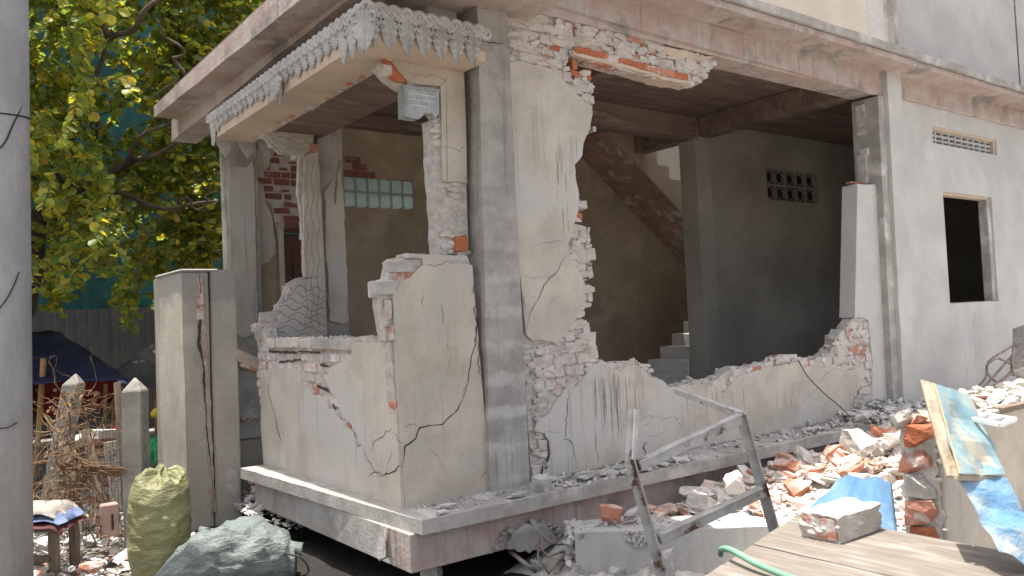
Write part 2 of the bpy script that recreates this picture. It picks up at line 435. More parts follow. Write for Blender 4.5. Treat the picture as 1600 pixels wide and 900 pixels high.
def lump_geo(seed, flat):
    rr = random.Random(seed); bm = bmesh.new(); bmesh.ops.create_cube(bm, size=1)
    for v in bm.verts: v.co = Vector((v.co.x * rr.uniform(.6, 1), v.co.y * rr.uniform(.6, 1), v.co.z * rr.uniform(.7, 1)))
    for k in range(5 if not flat else 6):      # knock corners off
        nn = Vector((rr.uniform(-1, 1), rr.uniform(-1, 1), rr.uniform(-1, 1) * (.25 if flat else 1))).normalized()
        bmesh.ops.bisect_plane(bm, geom=bm.verts[:] + bm.edges[:] + bm.faces[:], plane_co=nn * rr.uniform(.30, .46), plane_no=nn, clear_outer=True)
        bmesh.ops.holes_fill(bm, edges=[e for e in bm.edges if e.is_boundary])
    bmesh.ops.triangulate(bm, faces=bm.faces)
    bmesh.ops.subdivide_edges(bm, edges=[e for e in bm.edges if e.calc_length() > .4], cuts=2)
    bmesh.ops.triangulate(bm, faces=bm.faces)
    for v in bm.verts:
        v.co += Vector([.07 * noise.noise(v.co * 3 + Vector((seed, k * 5, 0))) + .035 * noise.noise(v.co * 9 + Vector((seed, k * 5, 2))) for k in range(3)])
        if flat: v.co.z *= .42
    bmesh.ops.recalc_face_normals(bm, faces=bm.faces)
    V = [v.co.copy() for v in bm.verts]; bm.verts.index_update(); F = [tuple(v.index for v in f.verts) for f in bm.faces]; bm.free(); return V, F


_cache = {}


def cmesh(kind, i, mat):
    k = (kind, i, mat.name)
    if k not in _cache:
        if kind == 'brick': me = brick_mesh(i)
        else:
            v, f = lump_geo(500 + i * 7, kind == 'shard')
            me = me_from(v, f, kind)
        me.materials.append(mat); _cache[k] = me
    return _cache[k]


def piece(name, kind, i, mat, loc, scale, rot=(0, 0, 0), parent=None):
    o = bpy.data.objects.new(name, cmesh(kind, i, mat)); col.objects.link(o)
    o.location = loc; o.scale = scale; o.rotation_euler = rot
    if parent is not None: fix(o, parent)
    return o


def scatter_mesh(name, items, mat, parent=None, label=None):
    """many small broken bits as one object: items = (loc, scale, euler, variant)"""
    V, F = [], []
    for loc, s, e, k in items:
        cv, cf_ = CH[k % 16]; b = len(V)
        M_ = Matrix.Translation(loc) @ Matrix.Rotation(e[2], 4, 'Z') @ Matrix.Rotation(e[0], 4, 'X') @ Matrix.Rotation(e[1], 4, 'Y')
        for v in cv: V.append(M_ @ Vector((v.x * s[0], v.y * s[1], v.z * s[2])))
        F += [tuple(b + i for i in f) for f in cf_]
    o = add_obj(name, V, F, mat, parent, kind='stuff')
    if label: o['label'] = label
    return o


def bits_along(parent, pts, axis, d0, d1, size, per_m, mat, seed=0, name='broken_edge', closed=False):
    rr = random.Random(seed); it = []
    for i in range(len(pts) - (0 if closed else 1)):
        a, b = pts[i], pts[(i + 1) % len(pts)]; L_ = math.hypot(b[0] - a[0], b[1] - a[1])
        for _ in range(max(1, int(L_ * per_m))):
            t = rr.random(); s = size * rr.uniform(.4, 1.25)
            q = (a[0] + (b[0] - a[0]) * t + rr.gauss(0, 1) * size * .15, a[1] + (b[1] - a[1]) * t + rr.gauss(0, 1) * size * .12)
            it.append((Vector(un(q, axis, rr.uniform(d0, d1))), (s * 1.3, s, s * .75), [rr.uniform(-.6, .6), rr.uniform(-.6, .6), rr.uniform(0, 6)], rr.randrange(16)))
    return scatter_mesh(name, it, mat, parent)


def bricks(parent, axis, d, outer, plasters, mats, seed=0, L_=.2, H=.08, depth=.1, jut=.012, z0=0.0, lim=300, keep=1.0):
    """bonded courses laid where the render has come off"""
    rr = random.Random(seed)
    us = [p[0] for p in outer]; zs = [p[1] for p in outer]; n = 0
    r0 = int((min(zs) - z0) / H) - 1; r1 = int((max(zs) - z0) / H) + 1
    for r in range(r0, r1 + 1):
        z = z0 + (r + .5) * H; u = min(us) - L_ + (r % 2) * L_ * .5
        while u < max(us) + L_:
            ln = L_ * (1 if rr.random() < .75 else .55); c = (u + ln / 2, z)
            u += ln
            if not inside(c, outer) or sum(inside((c[0] + a * ln * .34, z), outer) for a in (-1, 1)) < (2 if rr.random() < .7 else 1): continue
            cs = [c] + [(c[0] + a * ln * .42, c[1] + b * H * .4) for a in (-1, 1) for b in (-1, 1)]
            if any(all(inside(q, P) for q in cs) for P in plasters): continue
            if rr.random() > keep or n >= lim: continue
            n += 1
            okt = [inside((c[0] + ln * t_, z), outer) for t_ in (-.46, -.38, -.3, -.2, -.1, 0, .1, .2, .3, .38, .46)]
            lo = 5
            while lo > 0 and okt[lo - 1]: lo -= 1
            hi = 5
            while hi < 10 and okt[hi + 1]: hi += 1
            TT = (-.5, -.38, -.3, -.2, -.1, 0, .1, .2, .3, .38, .5)
            ua, ub = c[0] + ln * TT[lo] - (rr.uniform(0, .015) if lo else 0), c[0] + ln * TT[hi] + (rr.uniform(0, .015) if hi < 10 else 0)
            c = ((ua + ub) / 2, z); lnb = ub - ua
            dd = d + jut + rr.uniform(-.006, .007)
            m = rr.choice(mats); sgn = 1
            loc = un((c[0] + rr.uniform(-.003, .003), z + rr.uniform(-.003, .003)), axis, dd + depth / 2)
            Ls = (lnb - .012) * rr.uniform(.96, 1.0); Hs = (H - .012) * rr.uniform(.92, 1.02)
            scl = (Ls, depth, Hs) if axis == 'Y' else (depth, Ls, Hs)
            piece('brick', 'brick', rr.randrange(7), m, loc, scl, (rr.uniform(-.012, .012), rr.uniform(-.02, .02), 0), parent)


def smear(parent, axis, d, outer, plasters, per_m2, size, mat, seed=0, name='mortar_crust'):
    """lumps and smears of mortar clinging to the bared brickwork"""
    rr = random.Random(seed); us = [p[0] for p in outer]; zs = [p[1] for p in outer]; it = []
    n = int((max(us) - min(us)) * (max(zs) - min(zs)) * per_m2)
    for _ in range(n):
        c = (rr.uniform(min(us), max(us)), rr.uniform(min(zs), max(zs)))
        if not inside(c, outer) or any(inside(c, P) for P in plasters): continue
        s_ = size * rr.uniform(.35, 1.3); e = (rr.uniform(-.25, .25), rr.uniform(-.25, .25), rr.uniform(-.1, .1))
        sc_ = (s_ * rr.uniform(1, 2.6), .016, s_ * .8) if axis == 'Y' else (.012, s_ * rr.uniform(1, 2.4), s_ * .8)
        it.append((Vector(un(c, axis, d + rr.uniform(.0, .010))), sc_, e, rr.randrange(8)))
    return scatter_mesh(name, it, mat, parent)


def ribbon(name, pts, axis, d, wdt, mat, parent, seed=0, jag=.008, step=.03, taper=True):
    """a crack: a thin dark strip that wanders along pts"""
    rr = random.Random(seed); P = []
    for i in range(len(pts) - 1):
        a, b = pts[i], pts[i + 1]; L2 = math.hypot(b[0] - a[0], b[1] - a[1]); k = max(1, int(L2 / step))
        for j in range(k):
            t = j / k; P.append((a[0] + (b[0] - a[0]) * t + rr.gauss(0, 1) * jag * (j > 0), a[1] + (b[1] - a[1]) * t + rr.gauss(0, 1) * jag * (j > 0)))
    P.append(pts[-1]); V, F = [], []; n = len(P)
    for i, p in enumerate(P):
        a = P[max(i - 1, 0)]; b = P[min(i + 1, n - 1)]; dx, dy = b[0] - a[0], b[1] - a[1]; l = math.hypot(dx, dy) or 1
        t = i / (n - 1); hw = wdt / 2 * ((min(1, 4 * t, 4 * (1 - t)) * .8 + .2) if taper else 1) * rr.uniform(.6, 1.35)
        V.append(un((p[0] - dy / l * hw, p[1] + dx / l * hw), axis, d)); V.append(un((p[0] + dy / l * hw, p[1] - dx / l * hw), axis, d))
    for i in range(n - 1): F.append((2 * i, 2 * i + 1, 2 * i + 3, 2 * i + 2))
    return add_obj(name, V, F, mat, parent)


exec_order = []
# ------------------------------------------------------------ the house
H = empty('house', (0, 0, 0), 'half-demolished grey rendered house with its front walls broken open and staircase inside', 'house')

# floor and plinth
fl = prism('floor_slab', subdiv([(-.20, 2.36), (-.105, 0.3), (-.065, -.35), (5.7, -.43), (5.7, .25), (13.5, .25), (13.5, 6), (.2, 6), (.2, 2.36)], .16, .004, straight=(4, 5, 6, 7), seed=3), 'Z', 0, -.085, CONC, H, label='pale projecting concrete floor edge with chipped rim')
prism('ledge', subdiv([(5.9, -.36), (13.5, -.36), (13.5, .246), (5.9, .246)], .2, .008, straight=(1, 2, 3)), 'Z', .004, -.09, CONC, H)
box('plinth_beam', (-.105, -.27, -.315), (4.6, -.02, -.087), PINK, H, label='plinth beam with red stains under the floor edge')
box('plinth_beam', (-.107, -.018, -.313), (.10, 2.30, -.0872), CONC, H)
box('plinth_beam', (4.65, -.2, -.5), (13.5, .05, -.092), CONC, H)
box('plinth_beam', (5.9, .0, -.5), (6.1, 4.2, -.092), CONC, H)
tube('conduit', [(-.125, -.02, -.09), (-.125, -.02, -.26), (-.16, .02, -.28)], .012, REBAR, H)
lump = prism('patch', subdiv(px2([(792, 858), (800, 832), (822, 818), (850, 817), (862, 828), (872, 845), (850, 858), (815, 862)], 'Y', -.30), .03, .006), 'Y', -.305, -.26, CONCD, H)
bits_along(H, px2([(770, 862), (790, 832), (830, 815), (868, 826), (880, 850)], 'Y', -.29), 'Y', -.3, -.26, .05, 60, CONC, 4)

# columns
def pcol(name, px, d, th, mat, **k):
    return prism(name, subdiv(px2(px, 'Y', d), .25, .003, seed=2), 'Y', d, d + th, mat, H, **k)
c1 = pcol('column', [(744, -60), (789, -60), (829, 765), (766, 771)], -.03, .36, CONCD, label='corner column with pale lime bands')
box('column', (.42, .13, 2.98), (.66, .33, 3.6), CONCD, H)
c2 = pcol('column', [(1385, 100), (1406, 100), (1433, 640), (1413, 640)], -.09, .34, PLASTERG)
prism('column_face', px2([(1371, 150), (1388, 150), (1416, 640), (1396, 640)], 'Y', -.045), 'Y', -.05, .25, CONC, H)
c3 = prism('column', subdiv([(.615, 0.0), (.615, 3.4), (.86, 3.4), (.86, 0.0)], .3, .003, seed=5), 'Y', 2.42, 2.68, CONC, H, label='inner porch column with patchy peeling render')
prism('render_patch', subdiv(px2([(507, 300), (510, 395), (516, 502), (536, 506), (545, 500), (538, 330), (532, 250), (524, 330), (522, 280)], 'Y', 2.40), .05, .006, seed=8), 'Y', 2.40, 2.422, PLASTER, c3)
c4 = prism('column', [(.36, -.5), (.36, 3.3), (.66, 3.3), (.66, -.5)], 'Y', 4.08, 4.38, CONC, H)
prism('render_patch', subdiv(px2([(358, 258), (385, 262), (394, 250), (398, 300), (402, 470), (404, 520), (380, 528), (362, 516)], 'Y', 4.06), .06, .006, seed=9), 'Y', 4.06, 4.082, PLASTER, c4)
box('column', (5.72, 2.30, 0), (6.0, 2.58, 3.36), INNERG, H)

# roof slab, beams
box('front_beam', (1.02, .0, 3.345), (6.2, .26, 3.52), PINK, H, bev=.01, label='front beam stained pink and grey')
prism('front_beam', subdiv(px2([(776, -16), (1373, 149), (1388, 153), (1396, 108), (1132, 45), (920, -20)], 'Y', -.03), .3, .004, seed=1), 'Y', -.03, .0, PINK, H)
box('front_beam', (6.36, -.04, 3.36), (13.5, .22, 3.62), PINK, H, bev=.01)
box('front_beam', (.26, .002, 3.33), (.98, .24, 3.6), PINK, H)
prism('eave_beam', subdiv(px2([(268, 221), (268, 188), (476, 2), (760, -265), (760, -190), (543, 0)], 'X', -.12), .4, .004, seed=4), 'X', -.12, .14, PINK, H)
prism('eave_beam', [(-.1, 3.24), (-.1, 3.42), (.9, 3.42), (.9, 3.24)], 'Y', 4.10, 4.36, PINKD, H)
ev = prism('eave_slab', subdiv(px2([(241, 183), (240, 166), (418, -1), (760, -325), (760, -285), (470, -1)], 'X', -.35), .35, .004, seed=4), 'X', -.35, 1.2, PINK, H, label='eave slab running back above the porch')
box('cornice', (-.34, -.33, 3.60), (13.5, .05, 3.665), PINK, H, bev=.01)
cn = prism('cornice', subdiv([(-.36, -.36), (6.3, -.36), (13.5, -.36), (13.5, .0), (-.36, .0)], .35, .006, straight=(2, 3, 4)), 'Z', 3.668, 3.745, CONC, H)
# upper floor slab round the stairwell
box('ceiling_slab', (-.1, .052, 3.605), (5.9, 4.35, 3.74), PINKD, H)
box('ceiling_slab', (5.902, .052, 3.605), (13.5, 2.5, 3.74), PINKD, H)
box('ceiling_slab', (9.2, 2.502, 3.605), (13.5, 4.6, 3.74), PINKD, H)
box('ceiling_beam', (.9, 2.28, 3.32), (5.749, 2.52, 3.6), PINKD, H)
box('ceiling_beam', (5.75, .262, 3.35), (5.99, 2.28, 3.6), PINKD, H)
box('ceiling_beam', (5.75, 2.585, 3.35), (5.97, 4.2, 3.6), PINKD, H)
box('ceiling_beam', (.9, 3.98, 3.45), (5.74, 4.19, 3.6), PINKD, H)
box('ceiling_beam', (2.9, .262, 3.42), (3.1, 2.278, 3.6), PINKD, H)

# back wall with glass-block window
bw_out = [(.66, -.1), (.66, 3.45), (5.9, 3.602), (13.4, 3.602), (13.4, 6.2), (5.9, 6.2), (5.9, 6.25), (13.5, 6.25), (13.5, -.1)]
bw = empty('dummy', (0, 0, 0), '', ''); bpy.data.objects.remove(bw)
A = at(536, 274, Y=4.2); B = at(648, 328, Y=4.2); wx0, wx1, wz1, wz0 = A.x, B.x + .0, A.z, B.z
DX0, DX1, DZ = .93, 1.6, 2.22
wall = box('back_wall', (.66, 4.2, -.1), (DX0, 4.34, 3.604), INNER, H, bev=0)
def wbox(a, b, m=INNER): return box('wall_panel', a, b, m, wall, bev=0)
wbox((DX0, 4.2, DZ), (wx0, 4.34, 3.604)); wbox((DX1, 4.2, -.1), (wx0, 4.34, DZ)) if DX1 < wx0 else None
wbox((wx0, 4.2, -.1), (wx1, 4.34, wz0)); wbox((wx0, 4.2, wz1), (wx1, 4.34, 3.604)); wbox((wx1, 4.2, -.1), (5.95, 4.34, 3.6)); prism('wall_panel', [(5.95, -.1), (12.5, -.1), (12.5, 1.5), (7.9, 1.75), (5.95, 3.25)], 'Y', 4.2, 4.34, INNER, wall); prism('wall_panel', [(7.9, 1.75), (12.5, 1.5), (12.5, 6.3), (5.95, 6.3), (5.95, 3.25)], 'Y', 4.2, 4.34, PLASTERW, wall)  # one plaster; the paler panel above the flight paints in light from the stairwell
prism('render_patch', subdiv(px2([(402, 222), (425, 225), (420, 262), (400, 275), (412, 300), (425, 340), (432, 395), (405, 420), (398, 360)], 'Y', 4.17), .06, .008), 'Y', 4.17, 4.2, PLASTER, wall)
op = px2([(398, 300), (400, 232), (470, 232), (470, 352), (437, 366), (430, 352), (424, 320)], 'Y', 4.19)
bricks(wall, 'Y', 4.17, op, [], [BRICKD], 11, depth=.05)
prism('mortar_bed', op, 'Y', 4.188, 4.199, MORTAR, wall)
op = px2([(538, 232), (560, 240), (572, 256), (588, 262), (588, 275), (538, 272)], 'Y', 4.19)
bricks(wall, 'Y', 4.17, op, [], [BRICKD], 12, depth=.05)
# door in it
dr = box('door', (DX0 + .05, 4.24, -.05), (DX1 - .02, 4.28, DZ - .03), DOORW, H, bev=.004)
for z in (.35, 1.25):
    box('door_panel', (DX0 + .15, 4.225, z), (DX1 - .12, 4.24, z + .75), DOORW, dr)
box('door_frame', (DX0 - .03, 4.15, -.05), (DX0 + .03, 4.2, DZ + .02), PLASTER, dr)
box('door_frame', (DX0 + .03, 4.15, DZ - .02), (DX1 + .03, 4.2, DZ + .02), DOORW, dr)
gw = box('window_frame', (wx0 - .01, 4.215, wz0 - .012), (wx1 + .01, 4.33, wz0 + .002), GLASSR, H, bev=0, label='frosted glass-block window high in the back wall')
nc = 6; cw = (wx1 - wx0) / nc; chh = (wz1 - wz0) / 2
for i in range(nc):
    for j in range(2):
        g = box('glass_block', (wx0 + i * cw + .014, 4.20, wz0 + j * chh + .014), (wx0 + (i + 1) * cw - .014, 4.30, wz0 + (j + 1) * chh - .014), GLASS, gw, bev=.012)
for i in range(nc + 1): box('glass_rim', (wx0 + i * cw - .013, 4.206, wz0), (wx0 + i * cw + .013, 4.31, wz1), GLASSR, gw, bev=0)
box('glass_rim', (wx0, 4.207, wz0 + chh - .013), (wx1, 4.312, wz0 + chh + .013), GLASSR, gw, bev=0)
# partition with the dark lattice window
A = at(1197, 262, Y=2.42); B = at(1279, 318, Y=2.42)
lx0, lx1, lz1, lz0 = A.x, B.x, A.z, B.z
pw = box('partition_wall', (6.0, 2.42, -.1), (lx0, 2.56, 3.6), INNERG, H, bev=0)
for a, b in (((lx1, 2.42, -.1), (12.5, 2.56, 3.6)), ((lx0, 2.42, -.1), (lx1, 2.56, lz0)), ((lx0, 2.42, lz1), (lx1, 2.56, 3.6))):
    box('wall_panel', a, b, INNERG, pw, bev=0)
lw = box('lattice_window', (lx0, 2.50, lz0), (lx1, 2.51, lz1), DARK, H, bev=0)
for i in range(6):
    x = lx0 + (lx1 - lx0) * i / 5; box('lattice_bar', (x - .012, 2.46, lz0), (x + .012, 2.50, lz1), INNERG, lw, bev=0)
for j in range(3):
    z = lz0 + (lz1 - lz0) * j / 2; box('lattice_bar', (lx0, 2.463, z - .012), (lx1, 2.499, z + .012), INNERG, lw, bev=0)
for i in range(5):
    for j in range(2):
        cx = lx0 + (lx1 - lx0) * (i + .5) / 5; cz = lz0 + (lz1 - lz0) * (j + .5) / 2
        r_ = .085
        tube('lattice_ring', [(cx + r_ * math.cos(t * math.pi / 4), 2.48, cz + r_ * math.sin(t * math.pi / 4)) for t in range(9)], .009, INNERG, lw, sides=4)
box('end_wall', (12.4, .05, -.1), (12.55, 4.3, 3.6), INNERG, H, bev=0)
# stairs
st = box('staircase', (7.75, 2.57, 1.45), (8.9, 4.19, 1.60), CONC, H, bev=0, label='bare concrete stairs climbing behind the partition')
for k in range(9):
    x = 5.2 + k * .255; z = k * .165 - .01
    box('step', (x, 2.6, -.05), (x + .262, 3.32, z + .165), STEPM, st, bev=.006)
V = []; n2 = 11
prof = []
x, z = 7.85, 1.92
for k in range(n2):
    prof += [(x, z), (x, z + .185)]; x -= .235; z += .185
prof += [(x - .1, z), (x - .1, z - .30), (7.85, 1.63)]
prism('upper_flight', prof, 'Y', 3.42, 4.19, FLIGHT, st)
prism('stringer', [(a, b) if i < 2 * n2 + 1 else (a, b + .02) for i, (a, b) in enumerate(prof)], 'Y', 3.40, 3.419, INNER, st)

# window wall on the right
a = at(1473, 300, Y=0); b = at(1560, 468, Y=0); X0, X1, Z1, Z0 = a.x, b.x, 2.38, 1.07
va = at(1456, 196, Y=0); vb = at(1558, 242, Y=0); vx0, vx1, vz1, vz0 = va.x, vb.x, 3.14, 2.94
sw = box('window_wall', (6.30, 0, -.09), (min(vx0, X0), .14, 3.37), PLASTERG, H, bev=0, label='rendered wall with a square window hole and a vent above')
e0 = min(vx0, X0)
def sbox(a, b): return box('wall_panel', a, b, PLASTERG, sw, bev=0)
# one outline with two holes, made of strips that meet edge to edge inside the render
xs = sorted([e0, X0, X1, vx0, vx1, 13.5])
for i in range(len(xs) - 1):
    xa, xb = xs[i], xs[i + 1]
    if xb - xa < 1e-4: continue
    mid = (xa + xb) / 2; segs = [(-.09, 3.37)]
    if X0 < mid < X1: segs = [(segs[0][0], Z0), (Z1, 3.37)]
    if vx0 < mid < vx1: segs = segs[:-1] + [(segs[-1][0], vz0), (vz1, 3.37)]
    for z0_, z1_ in segs: sbox((xa, 0, z0_), (xb, .14, z1_))
box('window_reveal', (X1 - .09, .022, Z0), (X1, .13, Z1), CONC, sw, label='grey reveal of the window hole')
box('window_sill', (X0, .012, Z0 - .02), (X1 - .09, .13, Z0 + .008), CONC, sw)
box('window_head', (X0, .012, Z1 - .03), (X1 - .09, .13, Z1 + .002), SOFFIT, sw)
vt = box('vent', (vx0, .10, vz0), (vx1, .115, vz1), DARK, H, bev=0, label='row of pierced vent blocks above the window')
box('vent_head', (vx0, .01, vz1 - .03), (vx1, .1, vz1 + .003), SOFFIT, vt, bev=0)
for i in range(5):
    x0 = vx0 + (vx1 - .05 - vx0) * i / 5; x1 = vx0 + (vx1 - .05 - vx0) * (i + 1) / 5
    vb_ = box('vent_block', (x0 + .005, .05, vz0), (x0 + .035, .1, vz1 - .03), ORN, vt, bev=0)
    for q in (.5,):
        xx = x0 + .02 + (x1 - x0) * q; box('vent_bar', (xx - .016, .052, vz0), (xx + .016, .099, vz1 - .031), ORN, vt, bev=0)
    for q in (0, 1, 2, 3):
        zz = vz0 + (vz1 - .03 - vz0) * q / 3; box('vent_bar', (x0 + .035, .055, zz - .013), (x1 + .004, .098, zz + .013), ORN, vt, bev=0)
box('vent_reveal', (vx1 - .05, .02, vz0), (vx1, .1, vz1 - .031), SOFFIT, vt, bev=0)

# upper storey
uw = box('upper_wall', (6.24, -.012, 3.746), (9.66, .2, 7.2), PLASTERG, H, bev=0)
box('wall_panel', (9.80, .02, 3.746), (14, .2, 7.2), PLASTERG, uw, bev=0)
box('wall_panel', (6.24, .202, 3.746), (6.4, 4.2, 7.2), CREAM, uw, bev=0, label='sunlit cream side wall of the upper room')
box('corner_column', (6.18, -.05, 3.747), (6.40, -.013, 7.2), CONC, uw, bev=0)
prism('stained_joint', subdiv([(9.655, 3.75), (9.66, 7.2), (9.81, 7.2), (9.80, 3.75)], .08, .012, seed=3), 'Y', .03, .06, DARK, uw)
box('upper_back_wall', (1.5, 4.1, 3.746), (6.23, 4.3, 7.2), CREAM, H, bev=0)
bits_along(uw, [(6.5, 3.75), (8.3, 3.75)], 'Y', -.1, -.03, .035, 8, RUBG, 5)

# ---- porch canopy
cp = prism('canopy', subdiv([(-.215, -.19), (1.02 - .36, -.19), (.66, .1), (.66, 2.3), (.62, 2.75), (-.215, 2.75)], .3, .003), 'Z', 2.90, 3.02, CONC, H, label='porch canopy slab with moulded cement fringe')
cp.data.materials[0] = CONC
prism('soffit_border', [(-.21, -.185), (.655, -.185), (.655, .095), (.14, .095), (.14, 2.74), (-.21, 2.74)], 'Z', 2.83, 2.899, SOFFIT, cp)
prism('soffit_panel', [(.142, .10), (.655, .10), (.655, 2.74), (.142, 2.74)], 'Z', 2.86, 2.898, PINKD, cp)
for i in range(9):
    y = .15 + i * .3 + U(-.08, .08)
    piece('brick', 'brick', i % 7, BRICKR if i % 3 != 1 else BRICKW, (.10 + U(-.02, .02), y, 2.838), (.05, U(.07, .16), .03), (0, 0, U(-.2, .2)), cp)
bits_along(cp, [(.10, .1), (.12, 1.3), (.10, 2.6)], 'Z', 2.84, 2.825, .03, 22, MORTAR, 3, 'broken_edge')


def ornament_leaf():
    V, F = [], []; nt_, nu = 34, 13
    def wd(t):
        e = .36 + .10 * math.sin(t / .32 * math.pi * .5) if t < .32 else .46 * (1 - ((t - .32) / .68) ** 1.5) + .004
        return e * (.92 + .14 * abs(math.sin(t * math.pi * 5.5 + .6)))
    for i in range(nt_):
        t = i / (nt_ - 1)
        for j in range(nu):
            u = j / (nu - 1) * 2 - 1; wv = wd(t)
            rel = .10 * (1 - abs(u)) + .12 * (abs(u) < .16) + .09 * max(0, math.cos((abs(u) - .45) * 9)) + .035 * math.sin(t * 30 - abs(u) * 6) * (abs(u) > .35)
            V.append((u * wv, -.03 - rel * (1 - .25 * t), -t))
    for i in range(nt_ - 1):
        for j in range(nu - 1):
            a = i * nu + j; F.append((a, a + nu, a + nu + 1, a + 1))
    b = len(V)
    for i in range(nt_):
        t = i / (nt_ - 1); V += [(-wd(t) * .96, .04, -t), (wd(t) * .96, .04, -t)]
    for i in range(nt_ - 1):
        F.append((i * nu, b + 2 * i, b + 2 * i + 2, (i + 1) * nu)); F.append((i * nu + nu - 1, (i + 1) * nu + nu - 1, b + 2 * i + 3, b + 2 * i + 1)); F.append((b + 2 * i, b + 2 * i + 1, b + 2 * i + 3, b + 2 * i + 2))
    for s in (-1, 1):                # curled volutes at the shoulders
        pts = []; rad = []
        for k in range(15):
            a = k / 14 * math.pi * 2.6; r_ = .17 * (1 - k / 14 * .72)
            pts.append((s * (.34 - r_ * math.cos(a)), -.11 - .02 * k / 14, -.13 - r_ * math.sin(a) * .85)); rad.append(.052 * (1 - .45 * k / 14))
        tube_geo(pts, rad, 6, V, F)
    return me_from(V, F, 'leaf_ornament')


def scroll():
    V, F = [], []
    for s, off in ((1, 0), (-1, .5)):
        pts, rad = [], []
        for k in range(17):
            a = k / 16 * math.pi * 2.5; r_ = .36 * (1 - k / 16 * .78)
            pts.append((off - .25 + r_ * math.cos(a + (0 if s > 0 else math.pi)), -.40 - .06 * k / 16, s * r_ * math.sin(a) * .95)); rad.append(.15 * (1 - .5 * k / 16))
        tube_geo(pts, rad, 6, V, F)
        tube_geo([(off - .25, -.38, 0), (off - .25, -.58, 0)], [.13, .07], 6, V, F)
    return me_from(V, F, 'scroll')


LO = ornament_leaf(); LO.materials.append(ORN); SCR = scroll(); SCR.materials.append(ORN)
for m_ in (LO, SCR):
    for p in m_.polygons: p.use_smooth = True


def orn(name, me, loc, rz, sx, sy, sz, parent, rx=0):
    o = bpy.data.objects.new(name, me); col.objects.link(o); o.location = loc; o.rotation_euler = (rx, 0, rz); o.scale = (sx, sy, sz); fix(o, parent); return o
# front run (along X) and side run (along Y)
XF0, XF1 = -.25, .60; nfr = 7; pit = (XF1 - XF0) / nfr
box('moulding', (-.235, -.215, 2.965), (.64, -.19, 3.06), ORN, cp, bev=.01)
box('moulding', (-.24, -.19, 2.965), (-.216, 2.78, 3.055), ORN, cp, bev=.008)
for i in range(nfr):
    x = XF0 + (i + .5) * pit
    orn('leaf_ornament', LO, (x, -.20, 2.985), 0, pit * 1.06, .17, .212, cp)
for i in range(10):
    orn('scroll', SCR, (XF0 + .02 + (i + .5) * (XF1 + .04 - XF0) / 10, -.186, 3.012), U(-.1, .1), .12, .075, .125, cp)
for i in range(34):
    orn('scroll', SCR, (-.212, -.2 + (i + .5) * .088, 3.008), -math.pi / 2, .12, .075, .115, cp)
rr = random.Random(5)
for i in range(25):
    y = -.2 + (i + .5) * .118
    full = i in (0, 1, 2, 24) or i == 11
    orn('leaf_ornament', LO, (-.222, y, 2.975), -math.pi / 2, pit * 1.1, .12, .215 if full else rr.uniform(.06, .115), cp, rx=0)
orn('leaf_ornament', LO, (-.24, -.22, 2.985), -math.pi / 4, pit * 1.3, .12, .255, cp)
for i in range(4):
    orn('leaf_ornament', LO, (-.1 + i * .2, 2.78, 2.95), math.pi, .2, .06, .26, cp)
fl_ = orn('leaf_ornament', LO, (-.27, 1.02, 2.93), -math.pi / 2 + .3, .1, .08, .24, cp); fl_.rotation_euler = (.15, .75, -1.2)

# ---- porch: broken low side wall
core = px2([(412, 731), (405, 640), (399, 600), (400, 550), (395, 513), (409, 511), (413, 528), (428, 531), (470, 529), (570, 527), (600, 533), (614, 536), (634, 801)], 'X', .0)
core = [(max(a, .006), b) for a, b in core]
lwall = prism('porch_side_wall', subdiv(core, .05, .005, straight=(0, 11, 12), seed=1), 'X', .022, .12, MORTAR, H, back=.0, label='low porch side wall with a stepped crack and bared bricks')
pl = px2([(412, 730), (407, 660), (410, 579), (435, 575), (464, 578), (474, 598), (485, 617), (491, 626), (502, 620), (511, 624), (513, 639), (527, 654), (536, 664), (551, 676), (557, 700), (566, 699), (561, 686), (549, 664), (534, 647), (529, 630), (522, 621), (514, 608), (511, 586), (514, 576), (536, 564), (549, 553), (551, 537), (571, 534), (614, 536), (634, 801)], 'X', .0)
pl = [(max(a, .0045), b) for a, b in pl]
prism('render', subdiv(pl, .035, .004, straight=(27, 28, 29, 0), seed=2), 'X', .0, .0215, PLASTER, lwall)
bricks(lwall, 'X', .004, [(a, b) for a, b in core], [pl], [BRICKW, BRICKW, RUBP, BRICKR], 21, L_=.125, H=.078, z0=.016)
smear(fw, 'Y', .006, core, [], 1, .03, RUBW, 75) if False else None
bits_along(lwall, core[4:12], 'X', .02, .12, .03, 40, MORTAR, 6)
for a, b, w_ in (((436, 566), (470, 562), .012), ((420, 549), (464, 551), .014), ((466, 549), (500, 551), .009), ((500, 570), (513, 572), .014), ((514, 584), (526, 588), .014), ((495, 603), (513, 610), .014), ((520, 632), (524, 640), .02)):
    ribbon('gap', px2([a, b], 'X', .004), 'X', .0045, w_ * 1.3, CRACK, lwall, taper=False, jag=.0025)
def ck(px, axis, d, wdt, parent, seed=0, mat=None, **k):
    ribbon('crack', px2(px, axis, d), axis, d, wdt, mat or CRACK, parent, seed, **k)
ck([(424, 582), (418, 612), (427, 640), (433, 660)], 'X', -.002, .004, lwall, 1)
ck([(430, 650), (434, 672), (440, 695)], 'X', -.002, .01, lwall, 2)
ck([(566, 700), (575, 720), (590, 740), (597, 743)], 'X', -.002, .004, lwall, 3)
ck([(597, 743), (612, 738), (627, 730)], 'X', -.002, .009, lwall, 4)
ck([(575, 745), (584, 738), (597, 743)], 'X', -.002, .005, lwall, 6)
ck([(575, 745), (574, 752)], 'X', -.002, .003, lwall, 6)
ck([(577, 705), (584, 690), (600, 680), (613, 668)], 'X', -.002, .004, lwall, 5)
ck([(600, 745), (610, 715), (612, 700)], 'X', -.002, .0025, lwall, 5)
